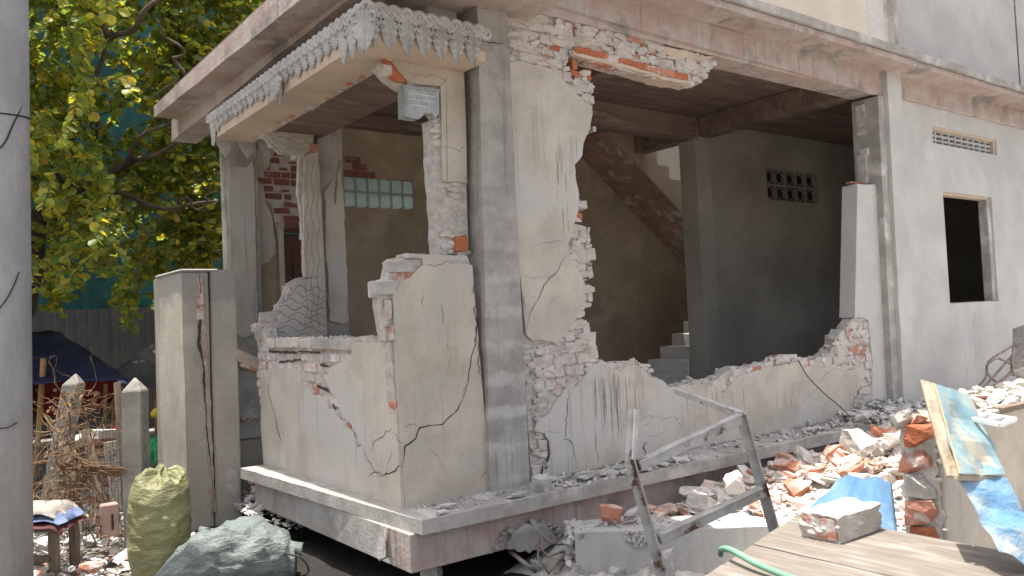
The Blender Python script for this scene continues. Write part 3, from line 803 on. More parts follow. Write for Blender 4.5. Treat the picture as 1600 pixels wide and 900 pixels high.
# sill course
for i, (xa, xb, dz) in enumerate([(418, 430, 0), (431, 456, .004), (457, 468, .01), (470, 486, 0), (488, 556, -.012)]):
    A_, B_ = at(xa, 540, X=0), at(xb, 540, X=0); yc, ly = (A_.y + B_.y) / 2, abs(A_.y - B_.y)
    piece('sill_block', 'brick', i + 1, CONC if i == 4 else RUBW, (.055, yc, 1.02 + dz), (.13, ly, .075 if i < 4 else .08), (U(-.02, .02), U(-.02, .02), U(-.02, .02)), lwall)

# corner front wall of the porch
core = px2([(634, 799), (613, 535), (607, 532), (603, 515), (601, 500), (597, 480), (597, 466), (590, 463), (589, 440), (609, 434), (612, 418), (617, 403), (640, 399), (690, 397), (733, 400), (738, 413), (768, 771)], 'Y', .0)
core = [(max(a, .02) if b < 1.02 else a, b) for a, b in core]
fw = prism('porch_corner_wall', subdiv(core, .05, .005, straight=(0, 15, 16), seed=3), 'Y', .024, .125, MORTAR, H, label='porch corner wall with a long jagged crack')
pl = px2([(634, 799), (628, 700), (614, 537), (611, 500), (609, 478), (609, 461), (622, 452), (627, 438), (641, 434), (652, 421), (662, 414), (660, 399), (694, 398), (706, 410), (738, 414), (768, 771)], 'Y', .0)
pl = [(max(a, .0), b) for a, b in pl]
prism('render', subdiv(pl, .04, .004, straight=(0, 1, 2, 13, 14, 15), seed=4), 'Y', .001, .0235, PLASTERW, fw)
bricks(fw, 'Y', .004, core, [pl, [(-.3, -.1), (.14, -.1), (.14, 1.06), (-.3, 1.06)], [(.5, -.1), (.9, -.1), (.9, 1.30), (.5, 1.30)]], [BRICKW, BRICKW, BRICKR], 31, L_=.2, H=.08, z0=.03)
for q, (px, py, l, h, m) in enumerate([(625, 417, .2, .075, RUBG), (602, 450, .17, .09, RUBG), (602, 485, .045, .12, BRICKW), (600, 505, .03, .04, MORTAR), (607, 520, .035, .09, BRICKR), (648, 401, .2, .03, MORTAR)]):
    P_ = at(px, py, Y=.05); piece('loose_brick', 'brick', q, m, (P_.x, .055, P_.z), (l, .1, h), (U(-.04, .04), U(-.05, .05), 0), fw)
ck([(741, 480), (745, 500), (743, 540), (736, 560), (731, 600), (722, 625)], 'Y', -.0015, .006, fw, 7, jag=.004); ck([(725, 618), (715, 640), (692, 663), (672, 666)], 'Y', -.0015, .007, fw, 8, jag=.004); ck([(676, 665), (656, 668), (650, 685), (640, 693), (633, 697), (631, 717), (629, 730)], 'Y', -.0015, .010, fw, 9, jag=.004)
ck([(731, 600), (724, 610), (722, 622)], 'Y', -.0014, .003, fw, 31); ck([(656, 668), (640, 664), (630, 668)], 'Y', -.0014, .002, fw, 32); ck([(700, 500), (704, 560), (700, 590)], 'Y', -.0014, .0015, fw, 33); ck([(670, 700), (690, 720), (695, 745)], 'Y', -.0014, .0015, fw, 34)
ck([(739, 420), (744, 500), (748, 560), (752, 600)], 'Y', -.0015, .007, fw, 8)
ck([(612, 675), (622, 690), (633, 694)], 'Y', -.0015, .004, fw, 9); ck([(766, 735), (755, 742), (750, 750)], 'Y', -.0015, .003, fw, 9)
for i_, px in enumerate([[(665, 413), (712, 412)], [(660, 455), (661, 480)], [(690, 475), (693, 510)]]): ck(px, 'Y', -.0015, .003, fw, 10 + i_)

# upper strip, lintel and the lone glass block
core = px2([(603, 66), (724, 88), (735, 398), (690, 398), (686, 330), (683, 290), (677, 186), (688, 183), (688, 136), (640, 137), (632, 133), (612, 118), (597, 100), (601, 84)], 'Y', .08)
sp = prism('porch_lintel_wall', subdiv(core, .05, .004, straight=(0, 1, 6, 7), seed=6), 'Y', .10, .23, MORTAR, H, label='narrow wall strip and broken lintel beside the corner column')
pl = px2([(606, 64), (724, 86), (728, 190), (730, 287), (712, 283), (697, 284), (692, 280), (690, 186), (688, 134), (650, 132), (637, 129), (624, 112), (606, 90)], 'Y', .08)
prism('render', subdiv(pl, .04, .003, straight=(0, 1, 2, 6, 7), seed=7), 'Y', .08, .0995, PLASTERW, sp)
bricks(sp, 'Y', .085, core, [pl, [(.56, 1.9), (.9, 1.9), (.9, 3.2), (.56, 3.2)]], [BRICKW, BRICKW, BRICKW, BRICKR], 41, L_=.19, H=.085)
smear(sp, 'Y', .088, core, [pl, [(.56, 1.9), (.9, 1.9), (.9, 3.2), (.56, 3.2)]], 330, .05, RUBW, 76)
prism('bared_brick', subdiv(px2([(597, 97), (606, 90), (624, 112), (636, 130), (626, 128), (610, 118), (604, 105)], 'Y', .075), .02, .004), 'Y', .075, .12, RAWB, sp)
piece('loose_brick', 'brick', 2, BRICKW, at(601, 112, Y=.12), (.06, .1, .07), (0, 0, 0), sp)
piece('bared_brick', 'brick', 3, MATS['raw_brick'], at(717, 381, Y=.11), (.10, .08, .11), (0, 0, 0), sp)
gb = px2([(633, 134), (687, 140), (686, 178), (681, 184), (676, 177), (664, 176), (659, 183), (655, 186), (634, 182)], 'Y', .045)
g_ = prism('glass_block', gb, 'Y', .05, .13, GLASSP, sp)
P0 = at(640, 145, Y=.048); P1 = at(680, 178, Y=.048)
for q in range(4):
    z = P0.z + (P1.z - P0.z) * q / 3
    if q < 3: box('glass_groove', (P0.x, .0475, z - .0018), (P1.x - (.0 if q < 2 else .06), .0495, z + .0018), WHITEP, g_, bev=0)
    for k in range(2):
        x = P0.x + (P1.x - P0.x) * ((.33 + .45 * k) if q % 2 else (.2 + .45 * k))
        if q < 2: box('glass_groove', (x - .0018, .0472, z + (P1.z - P0.z) / 3), (x + .0018, .0493, z), WHITEP, g_, bev=0)
fr = [(632, 133), (687, 139), (687, 143), (637, 138), (637, 182), (633, 182)]
prism('glass_rim', px2(fr, 'Y', .044), 'Y', .044, .135, GLASSR, g_)
ck([(731, 95), (733, 150), (734, 200), (733, 240), (729, 285)], 'Y', .0785, .006, sp, 12); ck([(608, 70), (660, 78), (690, 82), (722, 88)], 'Y', .0785, .006, sp, 13)
ck([(645, 115), (697, 123), (688, 135)], 'Y', .0785, .003, sp, 14, taper=False); ck([(697, 123), (699, 282)], 'Y', .0785, .0025, sp, 14, taper=False, jag=.001); ck([(688, 228), (728, 232)], 'Y', .0785, .003, sp, 15)

# end wall of the porch with scored render
core = px2([(404, 531), (398, 513), (408, 505), (409, 488), (430, 486), (440, 470), (447, 455), (452, 442), (466, 434), (478, 432), (472, 330), (467, 300), (469, 243), (440, 240), (425, 226), (414, 214), (407, 202), (406, 191), (498, 203), (502, 300), (512, 531)], 'Y', 2.34)
ew = prism('porch_end_wall', subdiv(core, .05, .005, straight=(10, 11, 16, 18, 19, 20), seed=9), 'Y', 2.365, 2.41, MORTAR, H, label='porch end wall with scored wavy render and a broken-out window')
for nm, pp in (('render', [(418, 530), (428, 512), (441, 490), (448, 462), (454, 444), (467, 436), (508, 432), (511, 530)]), ('render', [(476, 434), (474, 300), (476, 244), (490, 236), (497, 234), (501, 300), (508, 432)]), ('render', [(408, 196), (496, 206), (487, 235), (466, 241), (442, 237), (427, 223), (416, 211)])):
    prism(nm, subdiv(px2(pp, 'Y', 2.34), .05, .0025, straight=(0, 3, 4, 5) if len(pp) == 7 and pp[0][0] == 476 else (6, 7), seed=10), 'Y', 2.34, 2.364, PLASTER, ew)
bricks(ew, 'Y', 2.345, core, [px2([(418, 530), (428, 512), (441, 490), (448, 462), (454, 444), (467, 436), (508, 432), (511, 530)], 'Y', 2.34), px2([(476, 434), (474, 300), (476, 244), (498, 200), (501, 300), (508, 432)], 'Y', 2.34)], [BRICKW, RUBW], 45, L_=.2, H=.08)
for k in range(8):
    y0 = 448 + k * 10.5; x0 = 452 - k * 4.6
    pts = [(x0 + (509 - x0) * t / 12, y0 + 4.5 * math.sin(t * 1.25 + k * 1.1) + t * .4) for t in range(13)]
    ribbon('score_line', px2(pts, 'Y', 2.3385), 'Y', 2.3385, .009, SCORE, ew, k, jag=.002, taper=False)
for k in range(3):
    pts = [(479 + k * 9 + 2.5 * math.sin(t * 1.1 + k), 246 + t * 9.5) for t in range(29)]
    ribbon('score_line', px2(pts, 'Y', 2.3385), 'Y', 2.3385, .006, SCORE, ew, 20 + k, jag=.002, taper=False)
for k in range(4):
    pts = [(425 + 70 * t / 12, 206 + k * 9 + 2.5 * math.sin(t * 1.6 + k)) for t in range(13)]
    ribbon('score_line', px2(pts, 'Y', 2.3385), 'Y', 2.3385, .006, SCORE, ew, 30 + k, jag=.002, taper=False)
prism('hole', subdiv(px2([(490, 206), (497, 210), (496, 236), (488, 240), (490, 222)], 'Y', 2.337), .03, .004), 'Y', 2.336, 2.34, CRACK, ew)
piece('bared_brick', 'brick', 1, BRICKR, at(491, 232, Y=2.34), (.05, .06, .07), (0, 0, 0), ew)

# ---- main front wall, broken open
outer = px2([(834, 765), (793, 60), (790, 12), (815, 8), (950, 45), (1060, 76), (1118, 92), (1112, 108), (1100, 128), (1078, 131), (1040, 124), (985, 107), (930, 92), (893, 84), (888, 100), (887, 112), (900, 124), (906, 112), (924, 113), (926, 137), (925, 161), (926, 185), (923, 202), (912, 222), (910, 243), (899, 258), (902, 286), (911, 317), (906, 330), (901, 348), (920, 354), (926, 385), (927, 405), (915, 427), (922, 454), (919, 476), (912, 488), (904, 503), (918, 503), (922, 522), (927, 561), (944, 563), (966, 572), (995, 565), (1015, 580), (1049, 608), (1073, 601), (1093, 595), (1117, 596), (1142, 579), (1171, 574), (1200, 567), (1224, 556), (1254, 560), (1275, 564), (1300, 552), (1311, 525), (1326, 512), (1337, 497), (1342, 487), (1340, 289), (1384, 286), (1412, 655), (1395, 660)], 'Y', .02)
outer = [(a, max(b, .0)) for a, b in outer]
mw = prism('front_wall', subdiv(outer, .05, .007, straight=(0, 1, 2, 3, 4, 5, 59, 60, 61, 62, 63), seed=12), 'Y', .045, .17, MORTAR, H, back=.012, label='front wall broken open, with a tall rendered pier and ragged low remains')
pA = px2([(800, 300), (793, 97), (818, 96), (850, 103), (866, 112), (880, 125), (891, 137), (900, 146), (910, 156), (925, 165), (926, 178), (922, 200), (912, 223), (910, 243), (898, 257), (901, 286), (905, 305), (903, 330), (897, 350), (891, 372), (886, 393), (893, 404), (902, 420), (912, 439), (913, 464), (908, 480), (901, 495), (885, 522), (868, 536), (848, 531), (831, 532), (822, 522)], 'Y', .02)
prism('render', subdiv(pA, .04, .004, straight=(0, 31), seed=13), 'Y', .02, .044, PLASTER, mw)
pB = px2([(842, 744), (843, 738), (857, 718), (856, 686), (848, 676), (835, 673), (840, 655), (857, 647), (868, 629), (893, 596), (900, 604), (910, 592), (924, 576), (940, 562), (949, 570), (969, 580), (982, 573), (993, 569), (1004, 577), (1016, 590), (1033, 593), (1044, 604), (1052, 612), (1070, 608), (1085, 600), (1119, 604), (1130, 614), (1144, 598), (1156, 587), (1200, 573), (1250, 567), (1256, 575), (1270, 570), (1294, 574), (1312, 580), (1328, 578), (1352, 577), (1350, 591), (1345, 604), (1334, 624), (1330, 642), (1330, 672), (1100, 700), (850, 757)], 'Y', .02)
pB = [(a, max(b, .004)) for a, b in pB]
prism('render', subdiv(pB, .035, .006, straight=(40, 41, 42, 43), seed=14), 'Y', .02, .044, PLASTER, mw)
pC = px2([(1340, 289), (1382, 288), (1412, 655), (1372, 655), (1363, 640), (1363, 560), (1357, 500), (1340, 494)], 'Y', .02)
prism('reveal', px2([(1340, 288), (1346, 288), (1342, 496), (1336, 496)], 'Y', .018), 'Y', .0195, .19, PLASTERG, mw)
prism('render', subdiv(pC, .05, .004, straight=(0, 1, 2), seed=15), 'Y', .02, .044, PLASTERG, mw)
pD = px2([(793, 14), (862, 34), (845, 36), (830, 42), (815, 36), (800, 26)], 'Y', .02)
prism('render', subdiv(pD, .03, .004), 'Y', .02, .044, PLASTERW, mw)
pE = px2([(1020, 68), (1055, 76), (1116, 90), (1100, 96), (1075, 92), (1050, 90)], 'Y', .02)
prism('render', subdiv(pE, .03, .004), 'Y', .018, .044, SOFFIT, mw)
top = [p for p in outer]
def clip(poly, f): return [p for p in poly if f(p)]
lint = px2([(868, 30), (1060, 78), (1118, 93), (1100, 128), (1040, 124), (893, 84), (868, 60)], 'Y', .02)
zsplit = 2.2
bricks(mw, 'Y', .028, outer, [pA, pB, pC, pD, lint, px2([(1350, 255), (1400, 255), (1400, 300), (1340, 300)], 'Y', .02)], [BRICKW] * 6 + [RUBW, BRICKR], 51, L_=.2, H=.084, z0=.02, jut=.004)
bricks(mw, 'Y', .02, lint, [pE], [BRICKR, BRICKW, BRICKW], 52, L_=.2, H=.084, z0=.035, jut=.004)
prism('lintel_soffit', subdiv(px2([(893, 86), (985, 109), (1040, 126), (1078, 132), (1078, 128), (1040, 121), (985, 104), (893, 81)], 'Y', .02), .05, .003), 'Y', .01, .18, SOFFIT, mw)
smear(mw, 'Y', .030, outer, [pA, pB, pC, pD, lint], 300, .06, RUBW, 71)
smear(mw, 'Y', .022, lint, [pE], 300, .06, BRICKW, 72); smear(mw, 'Y', .020, [(a, b) for a, b in lint if b > 0], [pE], 160, .07, PLASTERW, 73)
# bared bricks along the underside of the lintel
for i in range(8):
    px = 905 + i * 22; py = 83 + i * 5.6
    P_ = at(px, py, Y=.06); piece('loose_brick', 'brick', i % 7, MATS['raw_brick'] if i in (0, 1, 3, 4, 7) else BRICKR, (P_.x, .055, P_.z + .01), (.185, .09, .055), (.25, -.06, 0), mw)
for i, (px, py, l, h, m) in enumerate([(878, 67, .17, .085, 'raw_brick'), (846, 62, .14, .08, 'brick_red'), (858, 74, .13, .085, 'raw_brick'), (912, 119, .085, .085, 'raw_brick'), (893, 117, .1, .05, 'raw_brick'), (916, 137, .1, .07, 'brick_limed'), (921, 157, .06, .06, 'brick_limed'), (892, 104, .05, .07, 'raw_brick'),
      (905, 322, .08, .06, 'brick_limed'), (901, 340, .05, .07, 'raw_brick'), (908, 368, .13, .10, 'rubble_grey'), (905, 387, .09, .05, 'raw_brick'), (917, 398, .11, .09, 'rubble_white'), (903, 404, .12, .10, 'mortar'), (917, 427, .05, .09, 'mortar'), (916, 460, .045, .12, 'brick_limed'),
      (910, 515, .07, .10, 'brick_limed'), (917, 535, .10, .16, 'brick_limed'), (922, 552, .10, .09, 'rubble_white'), (924, 203, .03, .04, 'mortar'), (1010, 580, .12, .03, 'rubble_white'), (1000, 571, .16, .025, 'rubble_white'), (1232, 558, .16, .04, 'rubble_white'), (1300, 563, .14, .05, 'raw_brick')]):
    P_ = at(px, py, Y=.08); piece('loose_brick', 'brick', i % 7, MATS[m], (P_.x, .08 + U(0, .03), P_.z), (l, .11, h), (U(-.08, .08), U(-.12, .12), U(-.2, .2)), mw)
bits_along(mw, outer[9:30], 'Y', .04, .16, .035, 26, MORTAR, 7)
bits_along(mw, outer[30:57], 'Y', .04, .16, .045, 30, RUBW, 8)
bits_along(mw, px2([(822, 522), (838, 600), (842, 700), (855, 745)], 'Y', .03), 'Y', .03, .06, .05, 25, MORTAR, 9)
# remains of brickwork against the right column
core = px2([(1349, 163), (1352, 190), (1355, 215), (1352, 250), (1354, 272), (1353, 287), (1378, 285), (1372, 160)], 'Y', .1)
rb = prism('brick_remains', subdiv(core, .05, .008, straight=(6,), seed=20), 'Y', .10, .2, MORTAR, H)
bricks(rb, 'Y', .07, core, [], [BRICKW, BRICKD, RUBG], 61, L_=.2, H=.09, jut=.0)
box('bared_brick', (5.45, .05, 2.375), (5.68, .13, 2.39), RAWB, mw)
# reveal of the stub beside the opening
# cracks in the front wall
def cw_(px, w_=.006, s=0, **k): ck(px, 'Y', .0185, w_ * .62, mw, s, **k)
cw_([(886, 395), (870, 425), (850, 445), (840, 470), (828, 490), (820, 520)], .008, 1, jag=.006); cw_([(810, 405), (812, 440), (818, 470), (824, 495)], .006, 2)
cw_([(826, 388), (850, 378), (868, 377), (886, 374)], .003, 3); cw_([(812, 432), (840, 434), (878, 432)], .003, 4); cw_([(850, 480), (865, 465), (880, 460)], .002, 5)
cw_([(891, 603), (887, 640), (884, 670), (882, 686), (895, 694), (899, 715), (903, 738)], .008, 6); cw_([(857, 674), (880, 676)], .004, 7)
cw_([(929, 668), (931, 690), (935, 725)], .007, 8); cw_([(975, 657), (1000, 655), (1014, 648), (1040, 654), (1065, 655), (1080, 643)], .003, 9); cw_([(1000, 668), (1010, 664), (1025, 650)], .003, 10)
cw_([(1013, 682), (1030, 682), (1045, 668)], .003, 11); cw_([(1055, 650), (1062, 662), (1068, 668)], .003, 12); cw_([(1085, 655), (1105, 648)], .003, 12)
cw_([(1278, 600), (1288, 588), (1298, 578)], .006, 13); cw_([(1250, 635), (1268, 615), (1280, 605), (1276, 585)], .004, 14); cw_([(1345, 604), (1335, 620), (1332, 640)], .014, 15)
cw_([(850, 676), (857, 690), (857, 715), (846, 740), (842, 760)], .03, 16, jag=.01)
ribbon('crack', px2([(1012, 690), (1005, 700), (1008, 712)], 'Y', .0185), 'Y', .0185, .012, CRACK, mw, 3)
r5 = random.Random(55)
for k_ in range(40):                     # rain washed cement down from the broken top
    sx_ = r5.choice([r5.uniform(922, 1008), r5.uniform(925, 975), r5.uniform(1060, 1240)]); yt = 572 + (r5.uniform(8, 30) if sx_ < 1010 else r5.uniform(30, 45)); ln_ = r5.uniform(18, 95) * (1 if sx_ < 1010 else .5)
    ribbon('water_stain', px2([(sx_, yt), (sx_ + ln_ * .055, yt + ln_)], 'Y', .019), 'Y', .0192, r5.uniform(.004, .011), STAIN, mw, k_, jag=.0008, step=.05)
for k_ in range(14):
    sx_ = r5.uniform(868, 905); yt = r5.uniform(170, 330); ln_ = r5.uniform(20, 60)
    if inside(px2([(sx_, yt)], 'Y', .02)[0], pA) and inside(px2([(sx_ + 3, yt + ln_)], 'Y', .02)[0], pA): ribbon('water_stain', px2([(sx_, yt), (sx_ + ln_ * .05, yt + ln_)], 'Y', .019), 'Y', .0192, r5.uniform(.004, .009), STAIN, mw, k_, jag=.0008, step=.05)
# column cracks
ribbon('crack', px2([(747, 57), (757, 60), (770, 66), (787, 68)], 'Y', -.032), 'Y', -.032, .008, CRACK, c1, 5); ribbon('crack', px2([(752, 15), (770, 10), (786, 18)], 'Y', -.032), 'Y', -.032, .004, CRACK, c1, 6)
# broken edge of the house near the gate
bs = piece('broken_slab', 'brick', 4, SOFFIT, at(378, 562, Y=2.75), (.30, .3, .10), (0, .45, .1), H)
piece('broken_slab', 'brick', 5, MATS['brick_red'], at(382, 573, Y=2.72), (.2, .25, .05), (0, .45, .1), H)
# ------------------------------------------------------------ ground
def shep(x, y, C_):
    s = t = 0
    for a, b, c in C_:
        d = ((x - a) ** 2 + (y - b) ** 2) ** 1.25 + .002; s += c / d; t += 1 / d
    return s / t
CTRL = [(.3, -.5, -.62), (.6, -.5, -.56), (1.1, -.45, -.26), (1.6, -.5, -.22), (2.2, -.5, -.19), (2.7, -.6, -.16), (3.4, -.6, -.12), (4.5, -.6, -.08), (6, -.6, -.08), (8, -.6, -.08),
        (2.0, -1.1, -.16), (2.8, -1.4, .04), (3.5, -1.2, .10), (3.3, -1.8, .14), (2.4, -2.0, .0), (1.6, -2.1, -.12), (1.5, -1.7, -.34), (1.1, -1.4, -.62), (.7, -1.1, -.66), (.2, -1.3, -.62), (1.0, -2.0, -.6), (1.5, -1.25, -.5), (.6, -.8, -.64), (.95, -.9, -.5),
        (4.6, -1.8, .12), (6, -1.8, .05), (1.8, -3, .1), (3, -3.2, .1), (-.5, -1, -.6), (0, -2, -.62), (.5, -1.9, -.64), (.3, -3, -.6), (9, -2, 0), (6, -4, 0), (-2, -1, -.6), (-1, -4, -.6), (2, -.2, -.5), (4, -.1, -.5), (0, .5, -.5), (7, .3, -.5)]
def hgt(x, y):
    if y > -.1 and x < 12 : return -.5
    return shep(x, y, CTRL)
V, F = [], []; nx, ny = 96, 44; gx0, gx1, gy0, gy1 = -1.0, 11, -4.5, -.05
for j in range(ny + 1):
    for i in range(nx + 1):
        x = gx0 + (gx1 - gx0) * i / nx; y = gy0 + (gy1 - gy0) * j / ny
        V.append((x, y, hgt(x, y) + .03 * noise.noise(Vector((x * 5, y * 5, 0))) - (.12 if i in (0, nx) or j in (0, ny) else 0)))
for j in range(ny):
    for i in range(nx): a = j * (nx + 1) + i; F.append((a, a + 1, a + nx + 2, a + nx + 1))
add_obj('rubble_bed', V, F, RUBW, kind='structure', smooth=True)
V, F = [], []; s = 90; n = 60
def gcoord(t): return math.copysign(abs(t) ** 2.2, t) * s
for j in range(n + 1):
    for i in range(n + 1):
        x, y = gcoord(2 * i / n - 1), gcoord(2 * j / n - 1); V.append((x, y + 2, -.535 + .02 * noise.noise(Vector((x * 1.5, y * 1.5, 3)))))
for j in range(n):
    for i in range(n): a = j * (n + 1) + i; F.append((a, a + 1, a + n + 2, a + n + 1))
add_obj('ground', V, F, GROUND, kind='structure', smooth=True)
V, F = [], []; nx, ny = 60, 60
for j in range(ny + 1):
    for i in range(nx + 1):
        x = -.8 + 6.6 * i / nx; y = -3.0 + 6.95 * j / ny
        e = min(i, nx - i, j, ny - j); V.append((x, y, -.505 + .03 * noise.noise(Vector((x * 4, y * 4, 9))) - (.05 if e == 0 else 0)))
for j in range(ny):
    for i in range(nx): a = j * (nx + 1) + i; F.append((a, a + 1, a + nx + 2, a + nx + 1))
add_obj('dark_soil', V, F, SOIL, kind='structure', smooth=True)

# ------------------------------------------------------------ rubble
def seen(v):
    q = RC @ (Vector(v) - CAM); return q.x / q.z * FPX + 800, q.y / q.z * FPX + 450
rr = random.Random(77)
def rot(): return (rr.uniform(-.5, .5), rr.uniform(-.5, .5), rr.uniform(0, 6.28))
def put(name, kind, mat, loc, size, label, group, cat='rubble', r=None, i=None):
    o = piece(name, kind, rr.randrange(9) if i is None else i, mat, loc, size, r or rot()); tag(o, label, cat, group); return o
def heap(fn, n, mat, szr, name, label, hfun=hgt, lift=.3):
    it = []
    for _ in range(n):
        x, y = fn(); s_ = rr.uniform(*szr) * (1 if rr.random() < .8 else 1.6)
        it.append((Vector((x, y, hfun(x, y) + s_ * lift * rr.uniform(-.4, 1.2))), (s_ * rr.uniform(1, 1.7), s_, s_ * rr.uniform(.4, .9)), [rr.uniform(-.6, .6), rr.uniform(-.6, .6), rr.uniform(0, 6)], rr.randrange(16)))
    return scatter_mesh(name, it, mat, None, label)
def pilexy():
    while True:
        x = rr.uniform(1.0, 7); y = rr.uniform(-3.3, -.40)
        if x < 1.9 and y < -.62 and y > -1.9: continue
        if y < -2.0 and x < 1.15: continue
        return x, y
heap(pilexy, 5200, RUBW, (.015, .05), 'small_rubble', 'small whitish broken pieces covering the heap in front of the house')
heap(pilexy, 2600, RUBP, (.015, .055), 'small_pink_rubble', 'small pinkish dusty brick pieces covering the heap')
heap(pilexy, 2000, RUBR, (.012, .045), 'small_brick_rubble', 'small red brick bits strewn over the heap')
heap(pilexy, 1500, RUBG, (.012, .045), 'small_grey_rubble', 'small grey mortar bits strewn over the heap')
heap(pilexy, 5000, RUBW, (.005, .014), 'dust_grit', 'fine pale grit filling the gaps of the heap')
def place_words(px, py):
    if px < 1010: return 'left of the steel frame'
    if px < 1175: return 'seen through the steel frame' if py > 740 else 'beyond the steel frame'
    if px < 1250: return 'just right of the steel frame'
    if px < 1330: return 'left of the largest lump' if py < 745 else 'left of the blue plastic sheet'
    if px < 1410: return 'above the blue plastic sheet' if py > 690 else 'near the crest of the heap'
    return 'behind the brick wall stub'
k = 0; tries = 0
while k < 210 and tries < 6000:
    tries += 1
    x, y = pilexy(); x = 1.3 + (x - 1) * .6; s_ = rr.choice([rr.uniform(.05, .09), rr.uniform(.06, .12), rr.uniform(.10, .17)]); m = rr.choice([RUBW, RUBW, RUBP, RUBP, RUBR, RUBR, RUBR])
    z = hgt(x, y); px, py = seen((x, y, z))
    if not (960 < px < 1440) or py > 815 or (px > 1215 and py > 806): continue
    k += 1
    nm, ad, gr = {'rubble_white': ('plaster_chunk', 'whitish masonry', 'white chunks on the heap'), 'rubble_pink': ('brick_fragment', 'dusty pink brick', 'pink brick pieces on the heap'), 'rubble_brick': ('brick_fragment', 'red brick', 'red brick pieces on the heap'), 'rubble_grey': ('concrete_chunk', 'grey concrete', 'grey chunks on the heap')}[m.name]
    kd = 'chunk' if rr.random() < .55 else 'shard'
    sw_ = 'small' if s_ < .085 else 'medium' if s_ < .13 else 'large'
    put(nm, kd, m, (x, y, z + s_ * .25), (s_ * rr.uniform(1.1, 1.8), s_, s_ * rr.uniform(.5, .9)), '%s %s %s %s' % (sw_, 'blocky' if kd == 'chunk' else 'flat', ad + ' piece', place_words(px, py)), gr)
BIG = [((1345, 692), .14, (.30, .20, .17), RUBW, 'largest whitish brick-and-render lump on top of the heap', 1),
       ((1395, 690), .13, (.20, .15, .13), RUBW, 'rounded cream lump right of the largest lump', 0),
       ((1236, 743), .06, (.13, .07, .035), RUBR, 'flat dark red brick shard in the sunlit heap', None),
       ((1305, 705), .05, (.19, .12, .10), RUBR, 'red and white brick end leaning left of the largest lump', 2),
       ((1145, 755), -.02, (.13, .13, .14), RUBR, 'pinkish upright brick chunk behind the steel frame', 3),
       ((1092, 785), -.05, (.19, .15, .13), RUBW, 'white masonry lump behind the lower frame bar', 4),
       ((955, 803), -.13, (.17, .10, .12), RUBR, 'tilted pink and white brick on the left end of the concrete block', 5),
       ((1030, 808), -.11, (.09, .09, .08), RUBR, 'bright red brick bit beside the left frame leg', 6),
       ((988, 803), -.14, (.14, .09, .05), RUBG, 'grey flat lump on the concrete block', 7),
       ((868, 878), -.42, (.16, .13, .12), RUBR, 'red and white brick lying in front of the concrete block', 0),
       ((905, 890), -.44, (.13, .12, .10), RUBW, 'white chunk in front of the concrete block', 1),
       ((925, 885), -.44, (.12, .12, .11), RUBG, 'grey chunk against the foot of the concrete block', 2),
       ((1035, 880), -.3, (.16, .14, .15), RUBG, 'pale pointed chunk at the foot of the frame leg', 3),
       ((678, 896), -.44, (.18, .14, .10), RUBW, 'pale lump under the corner of the floor slab', 4),
       ((840, 885), -.46, (.12, .10, .08), RUBG, 'grey lump in the dark under the floor edge', 5),
       ((1402, 655), -.02, (.26, .20, .14), RUBW, 'pale lump against the right column foot', 5), ((1455, 655), .0, (.24, .16, .13), RUBW, 'pale lump beside the blue board', 2)]
for (px, py), z, s_, m, lb, i in BIG:
    P_ = at(px, py, Z=z); put('masonry_chunk', 'chunk', m, P_, s_, lb, None, i=i, r=(rr.uniform(-.25, .25), rr.uniform(-.3, .3), rr.uniform(0, 3)))
# under the slab and its front edge
def lowxy(): x = rr.uniform(.2, 1.7); return x, rr.uniform(-1.75, -.35)
for k in range(90):
    x, y = rr.uniform(.35, 1.5), rr.uniform(-1.5, -.6); px, py = seen((x, y, -.47)); sz = rr.uniform(.08, .2); m = rr.choice([RUBW, RUBG]) if k % 7 else RUBR
    if not (740 < px < 1110) or py > 925 or py < 850: continue
    put('masonry_chunk', 'chunk' if k % 3 else 'shard', m, (x, y, -.47), (sz, rr.uniform(.06, .13), rr.uniform(.05, .12)), '%s %s %s piece on the ground %s' % ('small' if sz < .12 else 'medium' if sz < .16 else 'large', 'blocky' if k % 3 else 'flat', {'rubble_white': 'whitish', 'rubble_grey': 'grey', 'rubble_brick': 'red brick'}[m.name], 'left of the fallen beam' if px < 900 else 'below the fallen beam' if px < 1020 else 'right of the left frame leg'), 'pieces in front of the fallen beam')
heap(lowxy, 700, RUBG, (.015, .06), 'grey_rubble', 'grey broken bits on the dark ground by the concrete block', lambda x, y: -.52)
# on the floor edge
def ledxy():
    x = rr.choice([rr.uniform(1.0, 5.6), rr.uniform(1.0, 2.4), rr.uniform(3.6, 5.6)]); return x, rr.uniform(-.36, .0)
heap(ledxy, 620, RUBG, (.010, .035), 'ledge_rubble', 'small grey bits lying along the floor edge', lambda x, y: .004 + max(0, (y + .3)) * .1 * (x > 4))
heap(lambda: (rr.uniform(.05, 1.1), rr.uniform(-.33, .0)), 260, RUBG, (.006, .016), 'plaster_crumbs', 'fine crumbs of render on the floor edge by the corner', lambda x, y: .002)
for k in range(34):
    x = rr.choice([rr.uniform(1.05, 2.3), rr.uniform(3.8, 5.7)]); y = rr.uniform(-.33, -.02); s_ = rr.uniform(.05, .12)
    put('render_fragment', 'shard', RUBG if k % 4 else RUBW, (x, y, .02), (s_ * 1.5, s_, s_ * .6), '%s %s flake of render on the floor edge %s' % ('small' if s_ < .075 else 'medium' if s_ < .1 else 'large', 'grey' if k % 4 else 'whitish', (lambda q: 'just right of the corner column' if q < 950 else 'left of the steel frame' if q < 1010 else 'seen within the steel frame' if q < 1160 else 'right of the steel frame' if q < 1290 else 'near the right column')(seen((x, y, .02))[0])), 'render flakes on the floor edge', r=(rr.uniform(-.25, .25), rr.uniform(-.25, .25), rr.uniform(0, 6)))
